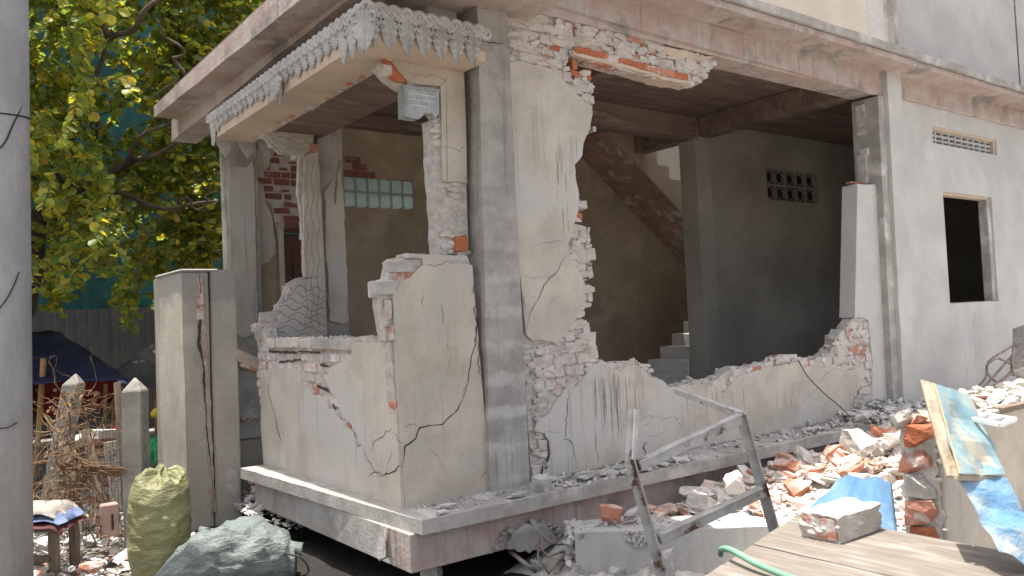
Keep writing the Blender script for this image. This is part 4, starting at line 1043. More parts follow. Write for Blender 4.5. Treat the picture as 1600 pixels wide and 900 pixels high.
for (px, py), z, s_, m, lb, kd in [((915, 742), .035, (.24, .12, .12), RUBG, 'long flat grey render flake by the front wall', 'shard'), ((945, 738), .03, (.10, .06, .05), RUBR, 'small orange brick bit beside the long flake', 'chunk'), ((847, 728), .08, (.15, .10, .16), RUBG, 'egg-shaped grey lump leaning at the column foot', 'chunk'),
                                ((848, 757), .04, (.15, .12, .12), RUBG, 'rounded grey lump nearest the column foot', 'chunk'), ((846, 744), .07, (.13, .1, .06), RUBG, 'flat grey piece between two lumps by the column', 'shard'), ((812, 772), .015, (.22, .09, .06), RUBG, 'long thin flake at the column foot', 'shard'),
                                ((700, 790), .015, (.15, .1, .06), RUBG, 'flat flake lying on the corner of the floor edge', 'shard'), ((690, 800), .012, (.1, .07, .05), RUBG, 'smaller flake on the corner of the floor edge', 'shard'), ((1008, 697), .07, (.14, .09, .10), RUBG, 'dark grey lump in the hole at the wall foot', 'chunk'), ((1350, 650), .1, (.2, .12, .1), RUBG, 'grey lump in the heap at the wall end', 'chunk')]:
    put('render_fragment', kd, m, at(px, py, Z=z), s_, lb, None, r=(rr.uniform(-.1, .1), rr.uniform(-.1, .1), rr.uniform(0, .4)))
def endxy(): return rr.uniform(4.7, 6.3), rr.uniform(-.5, .0)
heap(endxy, 420, RUBG, (.02, .07), 'corner_rubble', 'grey rubble banked against the right column foot', lambda x, y: .02 + .16 * max(0, 1 - abs(x - 5.5)) * (y + .5))
# left: rubble by the gate pillar and the fence
heap(lambda: (rr.uniform(-.2, .25), rr.uniform(1.6, 2.9)), 330, RUBG, (.02, .07), 'gate_rubble', 'grey rubble heaped behind the gate pillar', lambda x, y: -.5 + .28 * max(0, 1 - abs(x + .02) * 4) * max(0, 1 - abs(y - 2.3) * 1.2) + .05)
for (px, py), s_, m, lb in [((400, 750), (.12, .09, .1), RUBR, 'dull red brick bit behind the gate pillar'), ((390, 785), (.14, .1, .12), RUBG, 'grey angular lump behind the gate pillar'), ((405, 775), (.12, .09, .06), RUBG, 'flat pale piece in the shade by the gate pillar'), ((430, 800), (.1, .08, .05), RUBW, 'pale chip on the dark soil')]:
    put('masonry_chunk', 'chunk', m, at(px, py, X=.0 if px < 415 else .02), s_, lb, None)
heap(lambda: (rr.uniform(-2.3, -.6), rr.uniform(1.6, 4.3)), 900, RUBG, (.015, .06), 'fence_rubble', 'mixed pale rubble strewn along the foot of the fence', lambda x, y: -.52 + .05)
heap(lambda: (rr.uniform(-2.3, -.9), rr.uniform(1.6, 3.6)), 260, RUBR, (.015, .05), 'fence_brick_bits', 'brick bits strewn along the foot of the fence', lambda x, y: -.50)
for k in range(40):
    x, y = rr.uniform(-2.0, -1.0), rr.uniform(1.7, 3.7); s_ = rr.uniform(.06, .13); m = rr.choice([RUBW, RUBG, RUBR])
    put('masonry_chunk', 'chunk' if k % 2 else 'shard', m, (x, y, -.44), (s_ * 1.5, s_, s_ * .8), '%s %s %s piece on the ground %s' % ('small' if s_ < .085 else 'large', 'blocky' if k % 2 else 'flat', {'rubble_white': 'pale masonry', 'rubble_grey': 'grey masonry', 'rubble_brick': 'red brick'}[m.name], (lambda q: 'under the timber stool' if q < 95 else 'below the dry vines' if q < 150 else 'around the hollow brick' if q < 195 else 'behind the green sack')(seen((x, y, -.44))[0])), {'rubble_white': 'pale pieces by the fence', 'rubble_grey': 'grey pieces by the fence', 'rubble_brick': 'red pieces by the fence'}[m.name])

# ------------------------------------------------------------ concrete block below the frame
a = at(905, 832, Z=-.2); b = at(1215, 822, Z=-.2)
f0, f1 = Vector((a.x, a.y)), Vector((b.x, b.y)); dv = (f1 - f0).normalized(); nv = Vector((-dv.y, dv.x))
nv = nv if nv.dot(Vector((.6, .8))) > 0 else -nv
cb = prism('concrete_block', subdiv([tuple(f0 - dv * .03), tuple(f1 + dv * .15), tuple(f1 + dv * .15 + nv * .34), tuple(f0 + nv * .30)], .05, .006, seed=3), 'Z', -.2, -.47, PLASTERG, None)
tag(cb, 'long broken concrete beam lying under the steel frame', 'concrete beam')
it = []
for k in range(90):
    t = rr.random(); p = f0 + nv * .3 * t + dv * rr.uniform(-.08, .02); it.append((Vector((p.x, p.y, rr.uniform(-.46, -.2))), (.06, .05, .05), [rr.uniform(-1, 1), rr.uniform(-1, 1), rr.uniform(0, 6)], rr.randrange(8)))
for k in range(110):
    t = rr.uniform(.22, .42); p = f0 + (f1 - f0) * t - nv * rr.uniform(-.01, .004); it.append((Vector((p.x, p.y, -.2 - rr.random() ** 1.5 * .12 * (1 - abs(t - .32) * 6))), (.03, .03, .025), [rr.uniform(-1, 1), rr.uniform(-1, 1), rr.uniform(0, 6)], rr.randrange(8)))
scatter_mesh('broken_face', it, RUBG, cb)
for q in range(3):
    a0 = Vector((f0.x + .1, f0.y + .12, -.3 - q * .05)); tube('reinforcing_bar', [a0, a0 + Vector((-.15, .02, .01)), a0 + Vector((-.26, .0, .06 - q * .05)), a0 + Vector((-.30, .05, .12 - q * .03)), a0 + Vector((-.24, .1, .16))], .008, REBAR, cb)
beam_ = tube('reinforcing_bar', [at(797, 862, Z=-.34), at(820, 880, Z=-.38), at(838, 893, Z=-.44)], .014, REBAR); tag(beam_, 'bent rusty bar sticking out under the floor edge', 'steel bar')
heap(lambda: ((lambda q: (q.x, q.y))(f0 + dv * rr.uniform(0, .9) + nv * rr.uniform(.02, .33))), 150, RUBG, (.006, .02), 'block_crumbs', 'crumbs lying on the fallen concrete beam', lambda x, y: -.198)

# ------------------------------------------------------------ steel frame
fr = empty('steel_frame', at(1125, 800, D=4.0), 'bent angle-iron table frame standing askew on the rubble', 'steel frame')
def ang(name, a, b, w_=.042):
    """an L-section bar"""
    a, b = Vector(a), Vector(b); t = (b - a).normalized(); s_ = RC[2].cross(t).normalized(); q = s_.cross(t).normalized()
    V = []
    for p in (a, b):
        for i, j in ((-.5, -.5), (.5, -.5), (.5, -.36), (-.36, -.36), (-.36, .5), (-.5, .5)): V.append(p + s_ * i * w_ + q * j * w_)
    F = [(i, (i + 1) % 6, (i + 1) % 6 + 6, i + 6) for i in range(6)] + [(0, 5, 4, 3), (0, 3, 2, 1), (6, 9, 10, 11), (6, 7, 8, 9)]
    return add_obj(name, V, F, STEEL, fr)
D0, D1 = 3.75, 4.05
A0 = at(988, 640, D=D0 + .05); A1 = at(984, 718, D=D0); A2 = at(1033, 895, D=D0); A3 = A2 + (A2 - A1) * .8
B1 = at(1158, 648, D=D1); B2 = at(1208, 822, D=D1); B3 = B2 + (B2 - B1) * .7; B0 = at(1057, 610, D=D1 + .42)
ang('stub', A0, A1, .036); beam_between('stub_flange', A0 + Vector((.016, -.012, 0)), A1 + Vector((.016, -.012, 0)), .014, .03, STUB, fr); ang('leg', A1, A3, .046); ang('leg', B1, B3, .046); beam_between('rail', B1, B0, .04, .03, STEEL, fr)
for q0_, q1_ in ((at(998, 729, D=D0 + .01), at(1155, 655, D=D1 - .02)), (at(1030, 843, D=D0 + .01), at(1193, 768, D=D1 - .02))):
    beam_between('rail', q0_, q1_, .04, .045, STEEL, fr); beam_between('rail_flange', q0_ + Vector((0, 0, .024)), q1_ + Vector((0, 0, .024)), .05, .006, STEEL, fr)

# ------------------------------------------------------------ plank table, chunk, hose
TZ = .15
tb = empty('plank_table', (.3, -2.6, TZ), 'weathered plank table in the near right corner', 'table')
ys = [-2.16, -2.43, -2.72, -2.99, -3.30, -3.62]
xs_ = [.955, .675, .37, .06, -.25, -.56, -.9]
for i in range(6):
    xa, xb = xs_[i + 1], xs_[i]
    y0 = -2.15 - (0.955 - xb) * .275; y1 = -2.15 - (.955 - xa) * .275
    pts = [(xa + .003, y1 + .0), (xb - .003, y0 - .0), (xb - .003, -4.0), (xa + .003, -4.0)]
    prism('plank', subdiv(pts, .4, .0015, seed=i), 'Z', TZ + (i % 2) * .003, TZ - .032, WOOD, tb)
for x, y in ((.85, -2.35), (.85, -3.8), (-.75, -2.8), (-.75, -3.9)): box('leg', (x - .03, y - .03, -.52), (x + .03, y + .03, TZ - .033), WOODO, tb)
box('cross_bearer', (-.85, -2.85, TZ - .09), (.9, -2.80, TZ - .033), WOODO, tb)
# chunk of wall lying on the table
c0 = at(1314, 832, Z=TZ + .05)
cv = []
bmx = bmesh.new(); bmesh.ops.create_cube(bmx, size=1); bmesh.ops.subdivide_edges(bmx, edges=bmx.edges[:], cuts=7, use_grid_fill=True)
for v in bmx.verts:
    p = v.co.copy(); n1 = noise.noise(p * 3.1 + Vector((3, 1, 7))); n2_ = noise.noise(p * 9 + Vector((1, 5, 2)))
    e = max(abs(p.x), abs(p.y))
    v.co += p.normalized() * (.07 * n1 + .05 * n2_) * (1.0 if p.z > -.4 else .4)
    if p.z > .45: v.co.z += .10 * noise.noise(p * 5)
me = bpy.data.meshes.new('wall_chunk'); bmx.to_mesh(me); bmx.free()
wc = link('wall_chunk', me, RUBW)
A_, B_, C_ = [at(x, y, Z=TZ) for x, y in ((1259, 837), (1303, 856), (1372, 830))]
mid = (A_ + C_) / 2; dirw = (C_ - B_); hgt_c = .105
wc.location = (mid.x, mid.y, TZ + hgt_c / 2 + .004); wc.scale = (dirw.length * .95, max(.10, (B_ - A_).length * .9), hgt_c); wc.rotation_euler = (0, 0, math.atan2(dirw.y, dirw.x))
tag(wc, 'broken lump of rendered brick lying on the plank table', 'masonry lump')
pb = piece('brick_face', 'brick', 2, BRICKR, at(1283, 832, Z=TZ + .055), (.016, wc.scale.y * .86, .08), (0, 0, wc.rotation_euler.z), None)
pb.location = Vector(wc.location) - Vector((math.cos(wc.rotation_euler.z), math.sin(wc.rotation_euler.z), 0)) * wc.scale.x * .492
pb.parent = wc; pb.matrix_parent_inverse = (Matrix.Translation(wc.location) @ wc.rotation_euler.to_matrix().to_4x4() @ Matrix.Diagonal((*wc.scale, 1))).inverted()
heap(lambda: (c0.x + rr.gauss(0, .2), c0.y + rr.gauss(0, .2)), 60, RUBW, (.0015, .004), 'table_grit', 'fine white grit scattered on the plank table', lambda x, y: TZ + .002)
hp = [at(1126, 866, Z=TZ - .06), at(1126, 862, Z=TZ - .02), at(1128, 858, Z=TZ + .02), at(1138, 858, Z=TZ + .045), at(1155, 866, Z=TZ + .045), at(1180, 880, Z=TZ + .035), at(1215, 895, Z=TZ + .025), at(1270, 915, Z=TZ + .02), at(1340, 935, Z=TZ + .018)]
def smooth_path(p, k=5):
    out = []
    for i in range(len(p) - 1):
        p0, p1, p2, p3 = p[max(i - 1, 0)], p[i], p[i + 1], p[min(i + 2, len(p) - 1)]
        for j in range(k):
            t = j / k; out.append(.5 * ((2 * p1) + (p2 - p0) * t + (2 * p0 - 5 * p1 + 4 * p2 - p3) * t * t + (3 * p1 - p0 - 3 * p2 + p3) * t ** 3))
    out.append(p[-1]); return out
hs = tube('garden_hose', smooth_path(hp), .0125, HOSE, sides=10); tag(hs, 'green rubber hose lying over the table edge', 'hose')

# ------------------------------------------------------------ broken garden wall with boards
px0 = 1.0015
pc = at(1465, 662, D=3.4); PX, PY, PZ = pc.x, pc.y, pc.z
gwl = box('broken_wall', (PX + .02, PY + .0, -.5), (4.2, PY + .175, PZ - .02), PLASTERW, None, bev=.006)
tag(gwl, 'stub of rendered brick wall showing brick ends, behind the plank table', 'wall')
prism('mortar_end', subdiv([(PY + .012, -.5), (PY + .165, -.5), (PY + .165, PZ - .015), (PY + .012, PZ - .015)], .03, .006), 'X', PX + .004, PX + .02, MORTAR, gwl)
for r in range(6):
    z = PZ - .055 - r * .108
    ci = r % 2
    piece('brick', 'chunk', r, [RAWB, BRICKR][r % 2] if r != 2 else RUBG, (PX + .030, PY + .085 + U(-.012, .012), z), (.15, .145 if r % 2 else .14, .115), (U(-.05, .05), 0, U(-.06, .06)), gwl)
    piece('brick_hole', 'shard', r, CRACK, (PX - .014, PY + .075 + (r % 2) * .02, z - .022), (.012, .03, .035), (0, 0, 0), gwl)
it = []
for k in range(90):
    it.append((Vector((PX + .012 + U(-.012, .02), PY + U(.0, .17), U(-.1, PZ))), (.03, .03, .02), [U(-1, 1), U(-1, 1), U(0, 6)], rr.randrange(8)))
it = [q for q in it if min(abs(q[0].z - (PZ - .055 - r * .108)) for r in range(6)) > .026 or abs(q[0].y - PY - .085) > .05]
scatter_mesh('mortar_bits', it, RUBW, gwl)
# top stuff
box('capping', (PX + .35, PY - .004, PZ - .018), (4.2, PY + .18, PZ - .0), PLASTER, gwl)
box('wall_backing', (PX + 1.1, PY + .18, -.5), (4.2, PY + .45, PZ - .02), PLASTER, gwl)
heap(lambda: (lambda x: (x, rr.uniform(PY + .02, PY + (.17 if x < PX + 1.1 else .43))))(rr.uniform(PX + .42, PX + 2.6)), 330, RUBW, (.012, .05), 'wall_top_rubble', 'white rubble lying on top of the garden wall', lambda x, y: PZ)
for k, wd__ in enumerate(('nearest the white frame', 'second from the white frame', 'at the middle of the row', 'second from the right edge', 'nearest the right edge')):
    put('masonry_chunk', 'chunk', RUBW, (PX + .52 + k * .13, PY + .10 + .03 * (k % 2), PZ + .02), (rr.uniform(.06, .12), .07, .05), 'white masonry lump on top of the garden wall, ' + wd__, 'lumps on the garden wall')
for (px, py), s_, m, lb in [((1452, 656), (.10, .09, .03), FOAM, 'tan flat piece on the wall stub'), ((1432, 652), (.085, .06, .05), RUBR, 'red brick bit on the wall stub'), ((1410, 668), (.10, .08, .07), RUBW, 'white lump leaning on the wall stub')]:
    put('masonry_chunk', 'chunk', m, Vector((*at(px, py, D=3.5).xy, PZ + .012)), s_, lb, None)
# steel gutter and dark slats
gt = [at(1512, 622, D=4.1), at(1572, 622, D=4.5), at(1640, 622, D=5.0)]
o = beam_between('rusty_channel', gt[0] - Vector((0, 0, .02)), gt[2], .10, .05, mk('rust_brown', (.15, .05, .03), (.1, .035, .022), 8, bump=.2)); tag(o, 'rusty brown steel channel lying on the garden wall', 'steel channel')
o = beam_between('dark_batten', at(1560, 640, D=3.75), at(1640, 622, D=4.1), .05, .02, WOODO); tag(o, 'dark wooden batten lying on the white rubble at the right edge', 'batten')
wf = empty('white_frame', (PX + .3, PY, PZ), 'white painted window frame piece lying on the garden wall', 'window frame')
q0, q1, q2, q3 = at(1520, 655, D=3.30), at(1563, 664, D=3.18), at(1585, 655, D=3.4), at(1540, 648, D=3.5)
for a_, b_ in ((q0, q1), (q1, q2), (q2, q3), (q3, q0), ((q0 + q1) / 2, (q2 + q3) / 2)): beam_between('frame_bar', a_, b_, .022, .016, WHITEP, wf)
# leaning board in two pieces
def slab_quad(name, P_, th, mat, parent=None, nu=10, nv=14, wob=.004, **k):
    """a thin board through four corners, slightly warped, with thickness"""
    a, b, c, d = [Vector(p) for p in P_]; n_ = (b - a).cross(d - a).normalized(); V, F = [], []
    for s_ in (0, 1):
        for j in range(nv + 1):
            for i in range(nu + 1):
                u, v = i / nu, j / nv; p = (a * (1 - u) + b * u) * (1 - v) + (d * (1 - u) + c * u) * v
                V.append(p + n_ * (wob * noise.noise(Vector((u * 3, v * 4, 1))) * 4 - s_ * th))
    W_ = (nu + 1) * (nv + 1)
    for s_ in (0, 1):
        for j in range(nv):
            for i in range(nu):
                q = s_ * W_ + j * (nu + 1) + i; f = (q, q + 1, q + nu + 2, q + nu + 1); F.append(f if s_ else f[::-1])
    rim = [i for i in range(nu)] + [j * (nu + 1) + nu for j in range(nv)] + [nv * (nu + 1) + nu - i for i in range(nu)] + [(nv - j) * (nu + 1) for j in range(nv)]
    for i in range(len(rim)): x_, y_ = rim[i], rim[(i + 1) % len(rim)]; F.append((x_, y_, y_ + W_, x_ + W_))
    return add_obj(name, V, F, mat, parent, **k)
b0 = at(1459, 601, D=3.27); b1 = at(1513, 617, D=3.42); b2 = at(1569, 743, D=3.14); b3 = at(1498, 741, D=3.02)
bd = slab_quad('leaning_board', (b0, b1, b2, b3), .006, BLUEB, smooth=False); tag(bd, 'old board with faded pale blue painted face leaning over the wall stub', 'board')
n_ = (b1 - b0).cross(b3 - b0).normalized(); n_ = n_ if n_.dot(RC[2]) > 0 else -n_
off = n_ * .03
c_ = slab_quad('board_core', (at(1437, 597, D=3.33), at(1462, 604, D=3.30) , at(1502, 744, D=3.05), at(1478, 748, D=3.08)), .02, FOAM, bd)
beam_between('edge_strip', b0 - n_ * .003, b3 - n_ * .003, .005, .007, YEL, bd)
beam_between('bottom_batten', b3 + off * .4 - Vector((0, 0, .008)), b2 + off * .4 - Vector((0, 0, .008)), .02, .02, FOAM, bd)
v0 = at(1497, 749, D=3.06); v1 = at(1573, 747, D=3.13); v2 = at(1650, 900, D=2.88); v3 = at(1560, 862, D=2.85)
vs_ = slab_quad('vinyl_sheet', (v0, v1, v2, v3), .003, BLUEV, wob=.005); tag(vs_, 'blue and white vinyl sheet hanging below the leaning board', 'vinyl sheet')
# crumpled blue plastic
V, F = [], []; n = 18
k0, k1, k2, k3 = at(1308, 750, D=4.0), at(1392, 742, D=4.1), at(1403, 835, D=3.55), at(1250, 818, D=3.75)
for j in range(n + 1):
    for i in range(n + 1):
        u, v = i / n, j / n; p = (k0 * (1 - u) + k1 * u) * (1 - v) + (k3 * (1 - u) + k2 * u) * v
        V.append(p + Vector((0, 0, .006 * math.sin(u * 5 + v * 2) + .003 * math.sin(u * 38 + 2 * v) * (u < .8) + .012 * math.sin(u * 9) * (1 - v) ** 3 + .02 * noise.noise(Vector((u * 3, v * 2, 2))) - .05 * max(0, u - .75) * 4)))
for j in range(n):
    for i in range(n): a_ = j * (n + 1) + i; F.append((a_, a_ + 1, a_ + n + 2, a_ + n + 1))
bp = add_obj('blue_plastic', V, F, BLUEP, smooth=True); md = bp.modifiers.new('thickness', 'SOLIDIFY'); md.thickness = .004
tag(bp, 'crumpled blue plastic sheet on the rubble behind the plank table', 'plastic sheet')
# rebar tangle and lump at the far right
rl = piece('concrete_lump', 'chunk', 3, CONCN, at(1600, 542, Y=-.5), (.24, .25, .52), (0, .2, .3)); tag(rl, 'broken concrete lump bristling with bent bars at the right edge', 'concrete lump')
for k, pts in enumerate([[(1600, 530), (1575, 545), (1545, 565), (1540, 590), (1520, 612)], [(1595, 540), (1560, 580), (1530, 612)], [(1600, 560), (1570, 590), (1535, 615)], [(1590, 575), (1560, 560), (1542, 572), (1548, 590), (1570, 605)], [(1600, 590), (1578, 585), (1560, 600), (1525, 614)], [(1585, 545), (1580, 575), (1600, 600)], [(1600, 575), (1585, 585), (1583, 570)]]):
    o = tube('reinforcing_bar', smooth_path([at(x, y, Y=-.5 - .05 * k) for x, y in pts], 3), .013, REBAR, None); fix(o, rl)
heap(lambda: (rr.uniform(6.6, 9.5), rr.uniform(-.9, -.05)), 200, RUBG, (.02, .06), 'far_rubble', 'pale rubble along the foot of the window wall', lambda x, y: -.02 if y > -.36 else -.08)
# hanging wire
o = tube('loose_wire', smooth_path([at(1247, 562, Y=0.0), at(1262, 588, Y=-.03), at(1285, 612, Y=-.06), at(1312, 635, Y=-.12), at(1335, 657, Y=-.25)], 4), .006, WIRE); tag(o, 'thin dark wire hanging over the low front wall', 'wire')
# ------------------------------------------------------------ gate pillar
gp = empty('gate_pillar', (-.35, 2.8, -.5), 'cracked double concrete gate pillar left of the porch', 'pillar')
gl = px2([(283, 424), (313, 421), (337, 835), (296, 838)], 'Y', 2.6)
Yb = at(238, 425, X=-.56).y
def pillar(name, x0, x1, y0, y1, lean, top, parent):
    V = []
    for z, l in ((-.52, 0), (top, 1)):
        V += [(x0 + lean * l, y0, z), (x1 + lean * l, y0, z), (x1 + lean * l, y1, z), (x0 + lean * l, y1, z)]
    bm = bmesh.new(); vs = [bm.verts.new(v) for v in V]
    for f in ((0, 1, 2, 3), (7, 6, 5, 4), (0, 4, 5, 1), (1, 5, 6, 2), (2, 6, 7, 3), (3, 7, 4, 0)): bm.faces.new([vs[i] for i in f])
    bmesh.ops.subdivide_edges(bm, edges=bm.edges[:], cuts=6, use_grid_fill=True)
    for v in bm.verts:
        v.co += Vector([.006 * noise.noise(v.co * 6 + Vector((k * 9, 0, 0))) for k in range(3)])
    bmesh.ops.bevel(bm, geom=[e for e in bm.edges if e.calc_face_angle(0) > 1], offset=.01, segments=2, affect='EDGES')
    bmesh.ops.recalc_face_normals(bm, faces=bm.faces)
    me = bpy.data.meshes.new(name); bm.to_mesh(me); bm.free(); o = link(name, me, POSTP, None); fix(o, parent); return o
POSTP = mk('pillar_render', (.41, .385, .325), (.335, .31, .26), 2.2, (.45, .43, .38), 1.4, .5, .7, streak=((.26, .25, .225), .35), bump=.3, bscale=50, bump2=.08, top=(1.62, (.27, .265, .25), .75))
POSTT = mk('pillar_top', (.29, .285, .265), (.36, .35, .33), 7, bump=.35)
p0 = gl[0][0]; pb0 = gl[3][0]; tp = gl[0][1]
pillar('pillar_half', pb0 - .005, gl[2][0] - .004, 2.60, Yb, p0 - pb0 + .01, tp, gp)
pillar('pillar_half', gl[2][0] + .004, -.125, 2.585, 2.95, p0 - pb0 + .02, tp + .01, gp)
box('joint_filling', (gl[2][0] - .035, 2.62, -.4), (gl[2][0] + .01, 2.9, tp - .03), DARK, gp)
for q_, (w_, pp_) in enumerate([(.006, [(312, 428), (313, 460), (311, 485)]), (.022, [(309, 480), (313, 500), (310, 535), (317, 562)]), (.016, [(316, 555), (319, 590), (320, 620), (322, 650)]), (.008, [(322, 645), (324, 680), (330, 740)]), (.005, [(330, 735), (333, 780), (332, 815)])]):
    ribbon('crack', px2(pp_, 'Y', 2.578), 'Y', 2.578, w_, CRACK, gp, 3 + q_, jag=.004)
prism('brick_joint', subdiv(px2([(307, 432), (316, 434), (324, 560), (338, 800), (330, 800), (318, 560)], 'Y', 2.58), .06, .006, seed=4), 'Y', 2.5795, 2.60, mk('joint_pink', (.36, .24, .18), (.42, .37, .31), 14, bump=.5), gp)
for px_, py_ in ((313, 468), (313, 490)): piece('brick', 'brick', 3, BRICKR, at(px_, py_, Y=2.585), (.05, .03, .10), (0, 0, 0), gp)
pt = px2([(352, 742), (360, 732), (371, 735), (373, 770), (371, 778), (360, 772), (353, 760)], 'Y', 2.576)
prism('bared_brick', subdiv(pt, .03, .005), 'Y', 2.577, 2.6, BRICKW, gp)
it = px2([(238, 424), (283, 422), (345, 418)], 'Y', 2.6)
box('cap', (p0 - .012, 2.577, tp - .002), (gl[1][0] + .145, Yb - .1, tp + .02), POSTT, gp, bev=.012)
# stub of garden wall between the pillar and the porch
sb = box('wall_stub', (-.12, 2.86, -.5), (.55, 3.05, .16), POSTP, None); tag(sb, 'low grey wall stub between the gate pillar and the porch', 'wall')
box('beam', (-.13, 2.83, .165), (.55, 3.08, .32), CONC, sb, bev=.012)
heap(lambda: (rr.uniform(-.1, .3), rr.uniform(2.84, 3.05)), 60, RUBW, (.01, .035), 'stub_rubble', 'white bits lying on the low wall stub', lambda x, y: .325)

# ------------------------------------------------------------ utility pole
pc_ = at(-2, 450, D=5.3); pr = .185
V, F = tube_geo([Vector((pc_.x - .03, pc_.y, -.52)) , Vector((pc_.x - .0, pc_.y, 1)), Vector((pc_.x + .05, pc_.y - .01, 4)), Vector((pc_.x + .12, pc_.y - .03, 8))], [.185, .178, .165, .15], 32)
po = add_obj('utility_pole', V, F, POLE, smooth=True); tag(po, 'round grey concrete utility pole at the left edge', 'pole')
for p in po.data.polygons:
    if len(p.vertices) > 4: p.use_smooth = False
ctr = lambda z: Vector((pc_.x + .05 * (z - 1) / 3, pc_.y, z))
def hoop(z0, tilt, r_=.187):
    return [ctr(z0) + Vector((r_ * math.cos(t / 24 * 2 * math.pi), r_ * math.sin(t / 24 * 2 * math.pi), tilt * math.sin(t / 24 * 2 * math.pi))) for t in range(25)]
tube('strap', hoop(2.62, .02, .176), .006, CABLE, po, sides=5)
e = at(42, 98, D=5.2)
def onpole(px, py, r_=.19):      # where the sight line meets the pole's skin
    d = (at(px, py, D=1) - CAM); o_ = CAM - Vector((pc_.x, pc_.y, 0)); a = d.x ** 2 + d.y ** 2; b_ = 2 * (d.x * o_.x + d.y * o_.y); c_q = o_.x ** 2 + o_.y ** 2 - r_ ** 2
    ds = b_ * b_ - 4 * a * c_q
    return CAM + d * ((-b_ - math.sqrt(ds)) / (2 * a)) if ds > 0 else CAM + d * (-b_ / (2 * a))
w1 = tube('cable', smooth_path([onpole(41, 97), onpole(41, 130), onpole(34, 165), onpole(20, 195), onpole(8, 222), onpole(-8, 238)], 5), .005, CABLE, None); tag(w1, 'thin black cable running down across the upper pole', 'cable')
w1 = tube('cable', smooth_path([onpole(30, 425), onpole(22, 445), onpole(10, 468), onpole(-8, 490)], 5), .004, CABLE, None); tag(w1, 'thin black cable crossing the middle of the pole', 'cable')
w1 = tube('cable', smooth_path([onpole(-6, 670, .20), onpole(12, 668, .2), onpole(24, 662, .2), at(34, 658, D=5.3), at(48, 650, D=5.4), at(56, 660, D=5.4), at(50, 672, D=5.4), at(38, 665, D=5.4), at(33, 650, D=5.4), at(44, 643, D=5.4), at(54, 652, D=5.4), at(48, 668, D=5.4), at(34, 662, D=5.4), at(36, 646, D=5.4), at(50, 646, D=5.4)], 4), .004, CABLE, None); tag(w1, 'black cable with a small coil at the foot of the pole', 'cable')

# ------------------------------------------------------------ sheet walls at the back
def corrugated(name, P0, P1, z0, z1, pitch, amp, mat, label, nsheet, cat='sheet wall', parent=None):
    root = empty(name, (P0[0], P0[1], z0), label, cat)
    P0, P1 = Vector((*P0, 0)), Vector((*P1, 0)); L_ = (P1 - P0).length; d = (P1 - P0) / L_; nn = Vector((-d.y, d.x, 0))
    for s_ in range(nsheet):
        V, F = [], []; a = L_ * s_ / nsheet; b = L_ * (s_ + 1) / nsheet + .03; n = int((b - a) / pitch) * 4
        for i in range(n + 1):
            x = a + (b - a) * i / n; q = (0, 0, 1, 1)[i % 4] * amp + .006 * (s_ % 2)
            p = P0 + d * x + nn * q; V += [(p.x, p.y, z0), (p.x, p.y, z1)]
        for i in range(n): F.append((2 * i, 2 * i + 2, 2 * i + 3, 2 * i + 1))
        o = add_obj('sheet', V, F, mat, root)
        m_ = o.modifiers.new('t', 'SOLIDIFY'); m_.thickness = .003
    return root
corrugated('teal_sheet_wall', (-9.5, 12.2), (4.5, 10.6), 1.55, 9.5, .26, .035, TEAL, 'tall teal corrugated metal wall behind the tree', 14)
corrugated('grey_sheet_wall', (-9.5, 12.0), (4.5, 10.4), -.5, 1.62, .17, .02, GREYS, 'grey corrugated metal fence under the teal wall', 14)

# ------------------------------------------------------------ tree
tr = empty('tree', at(95, 560, D=9.6), 'big leafy tree with yellowing round leaves left of the house', 'tree')
tr.location.z = -.5
base = Vector(tr.location)
def wander(a, b, n, amp, seed):
    r2 = random.Random(seed); a, b = Vector(a), Vector(b); out = []
    for i in range(n + 1):
        t = i / n; p = a.lerp(b, t); k = math.sin(t * math.pi) * amp * .55
        out.append(p + Vector([k * noise.noise(Vector((t * 3 + seed * 5, j * 7, seed))) * 2 for j in range(3)]))
    return out
tr.location = Vector((at(-5, 560, D=9.6).x, at(-5, 560, D=9.6).y, -.5)); base = Vector(tr.location)
tk = wander(base, at(60, 330, D=9.4), 12, .15, 1)
tube('trunk', tk, [.17 - .006 * i for i in range(13)], BARK, tr, sides=12)
limbs = [(at(60, 330, D=9.4), at(110, 300, D=9.4), .09), (at(60, 330, D=9.4), at(300, 205, D=8.8), .08), (at(60, 340, D=9.4), at(335, 315, D=8.9), .065), (at(60, 335, D=9.4), at(170, 60, D=9), .07), (at(110, 300, D=9.4), at(-80, 100, D=9.2), .07), (at(170, 60, D=9), at(100, -150, D=9), .045), (at(200, 250, D=9), at(280, 120, D=8.6), .035), (at(290, 118, D=8.7), at(245, 30, D=8.4), .03),
         (at(170, 60, D=9), at(330, -60, D=8.8), .045), (at(95, 300, D=9.4), at(40, 270, D=8.2), .05), (at(50, 380, D=9.4), at(30, 420, D=8.6), .04), (at(150, 215, D=9.1), at(175, 155, D=8.3), .025), (at(110, 50, D=8.6), at(140, 85, D=8.3), .02), (at(-80, 100, D=9.2), at(-230, 0, D=9), .04), (at(245, 330, D=8.9), at(215, 430, D=8.5), .012), (at(280, 330, D=8.9), at(340, 300, D=8.7), .02)]
for i, (a, b, r_) in enumerate(limbs):
    n = 14; tube('branch', wander(a, b, n, .28, i + 3), [r_ * .8 * (1 - .7 * k / n) for k in range(n + 1)], BARK, tr, sides=7)


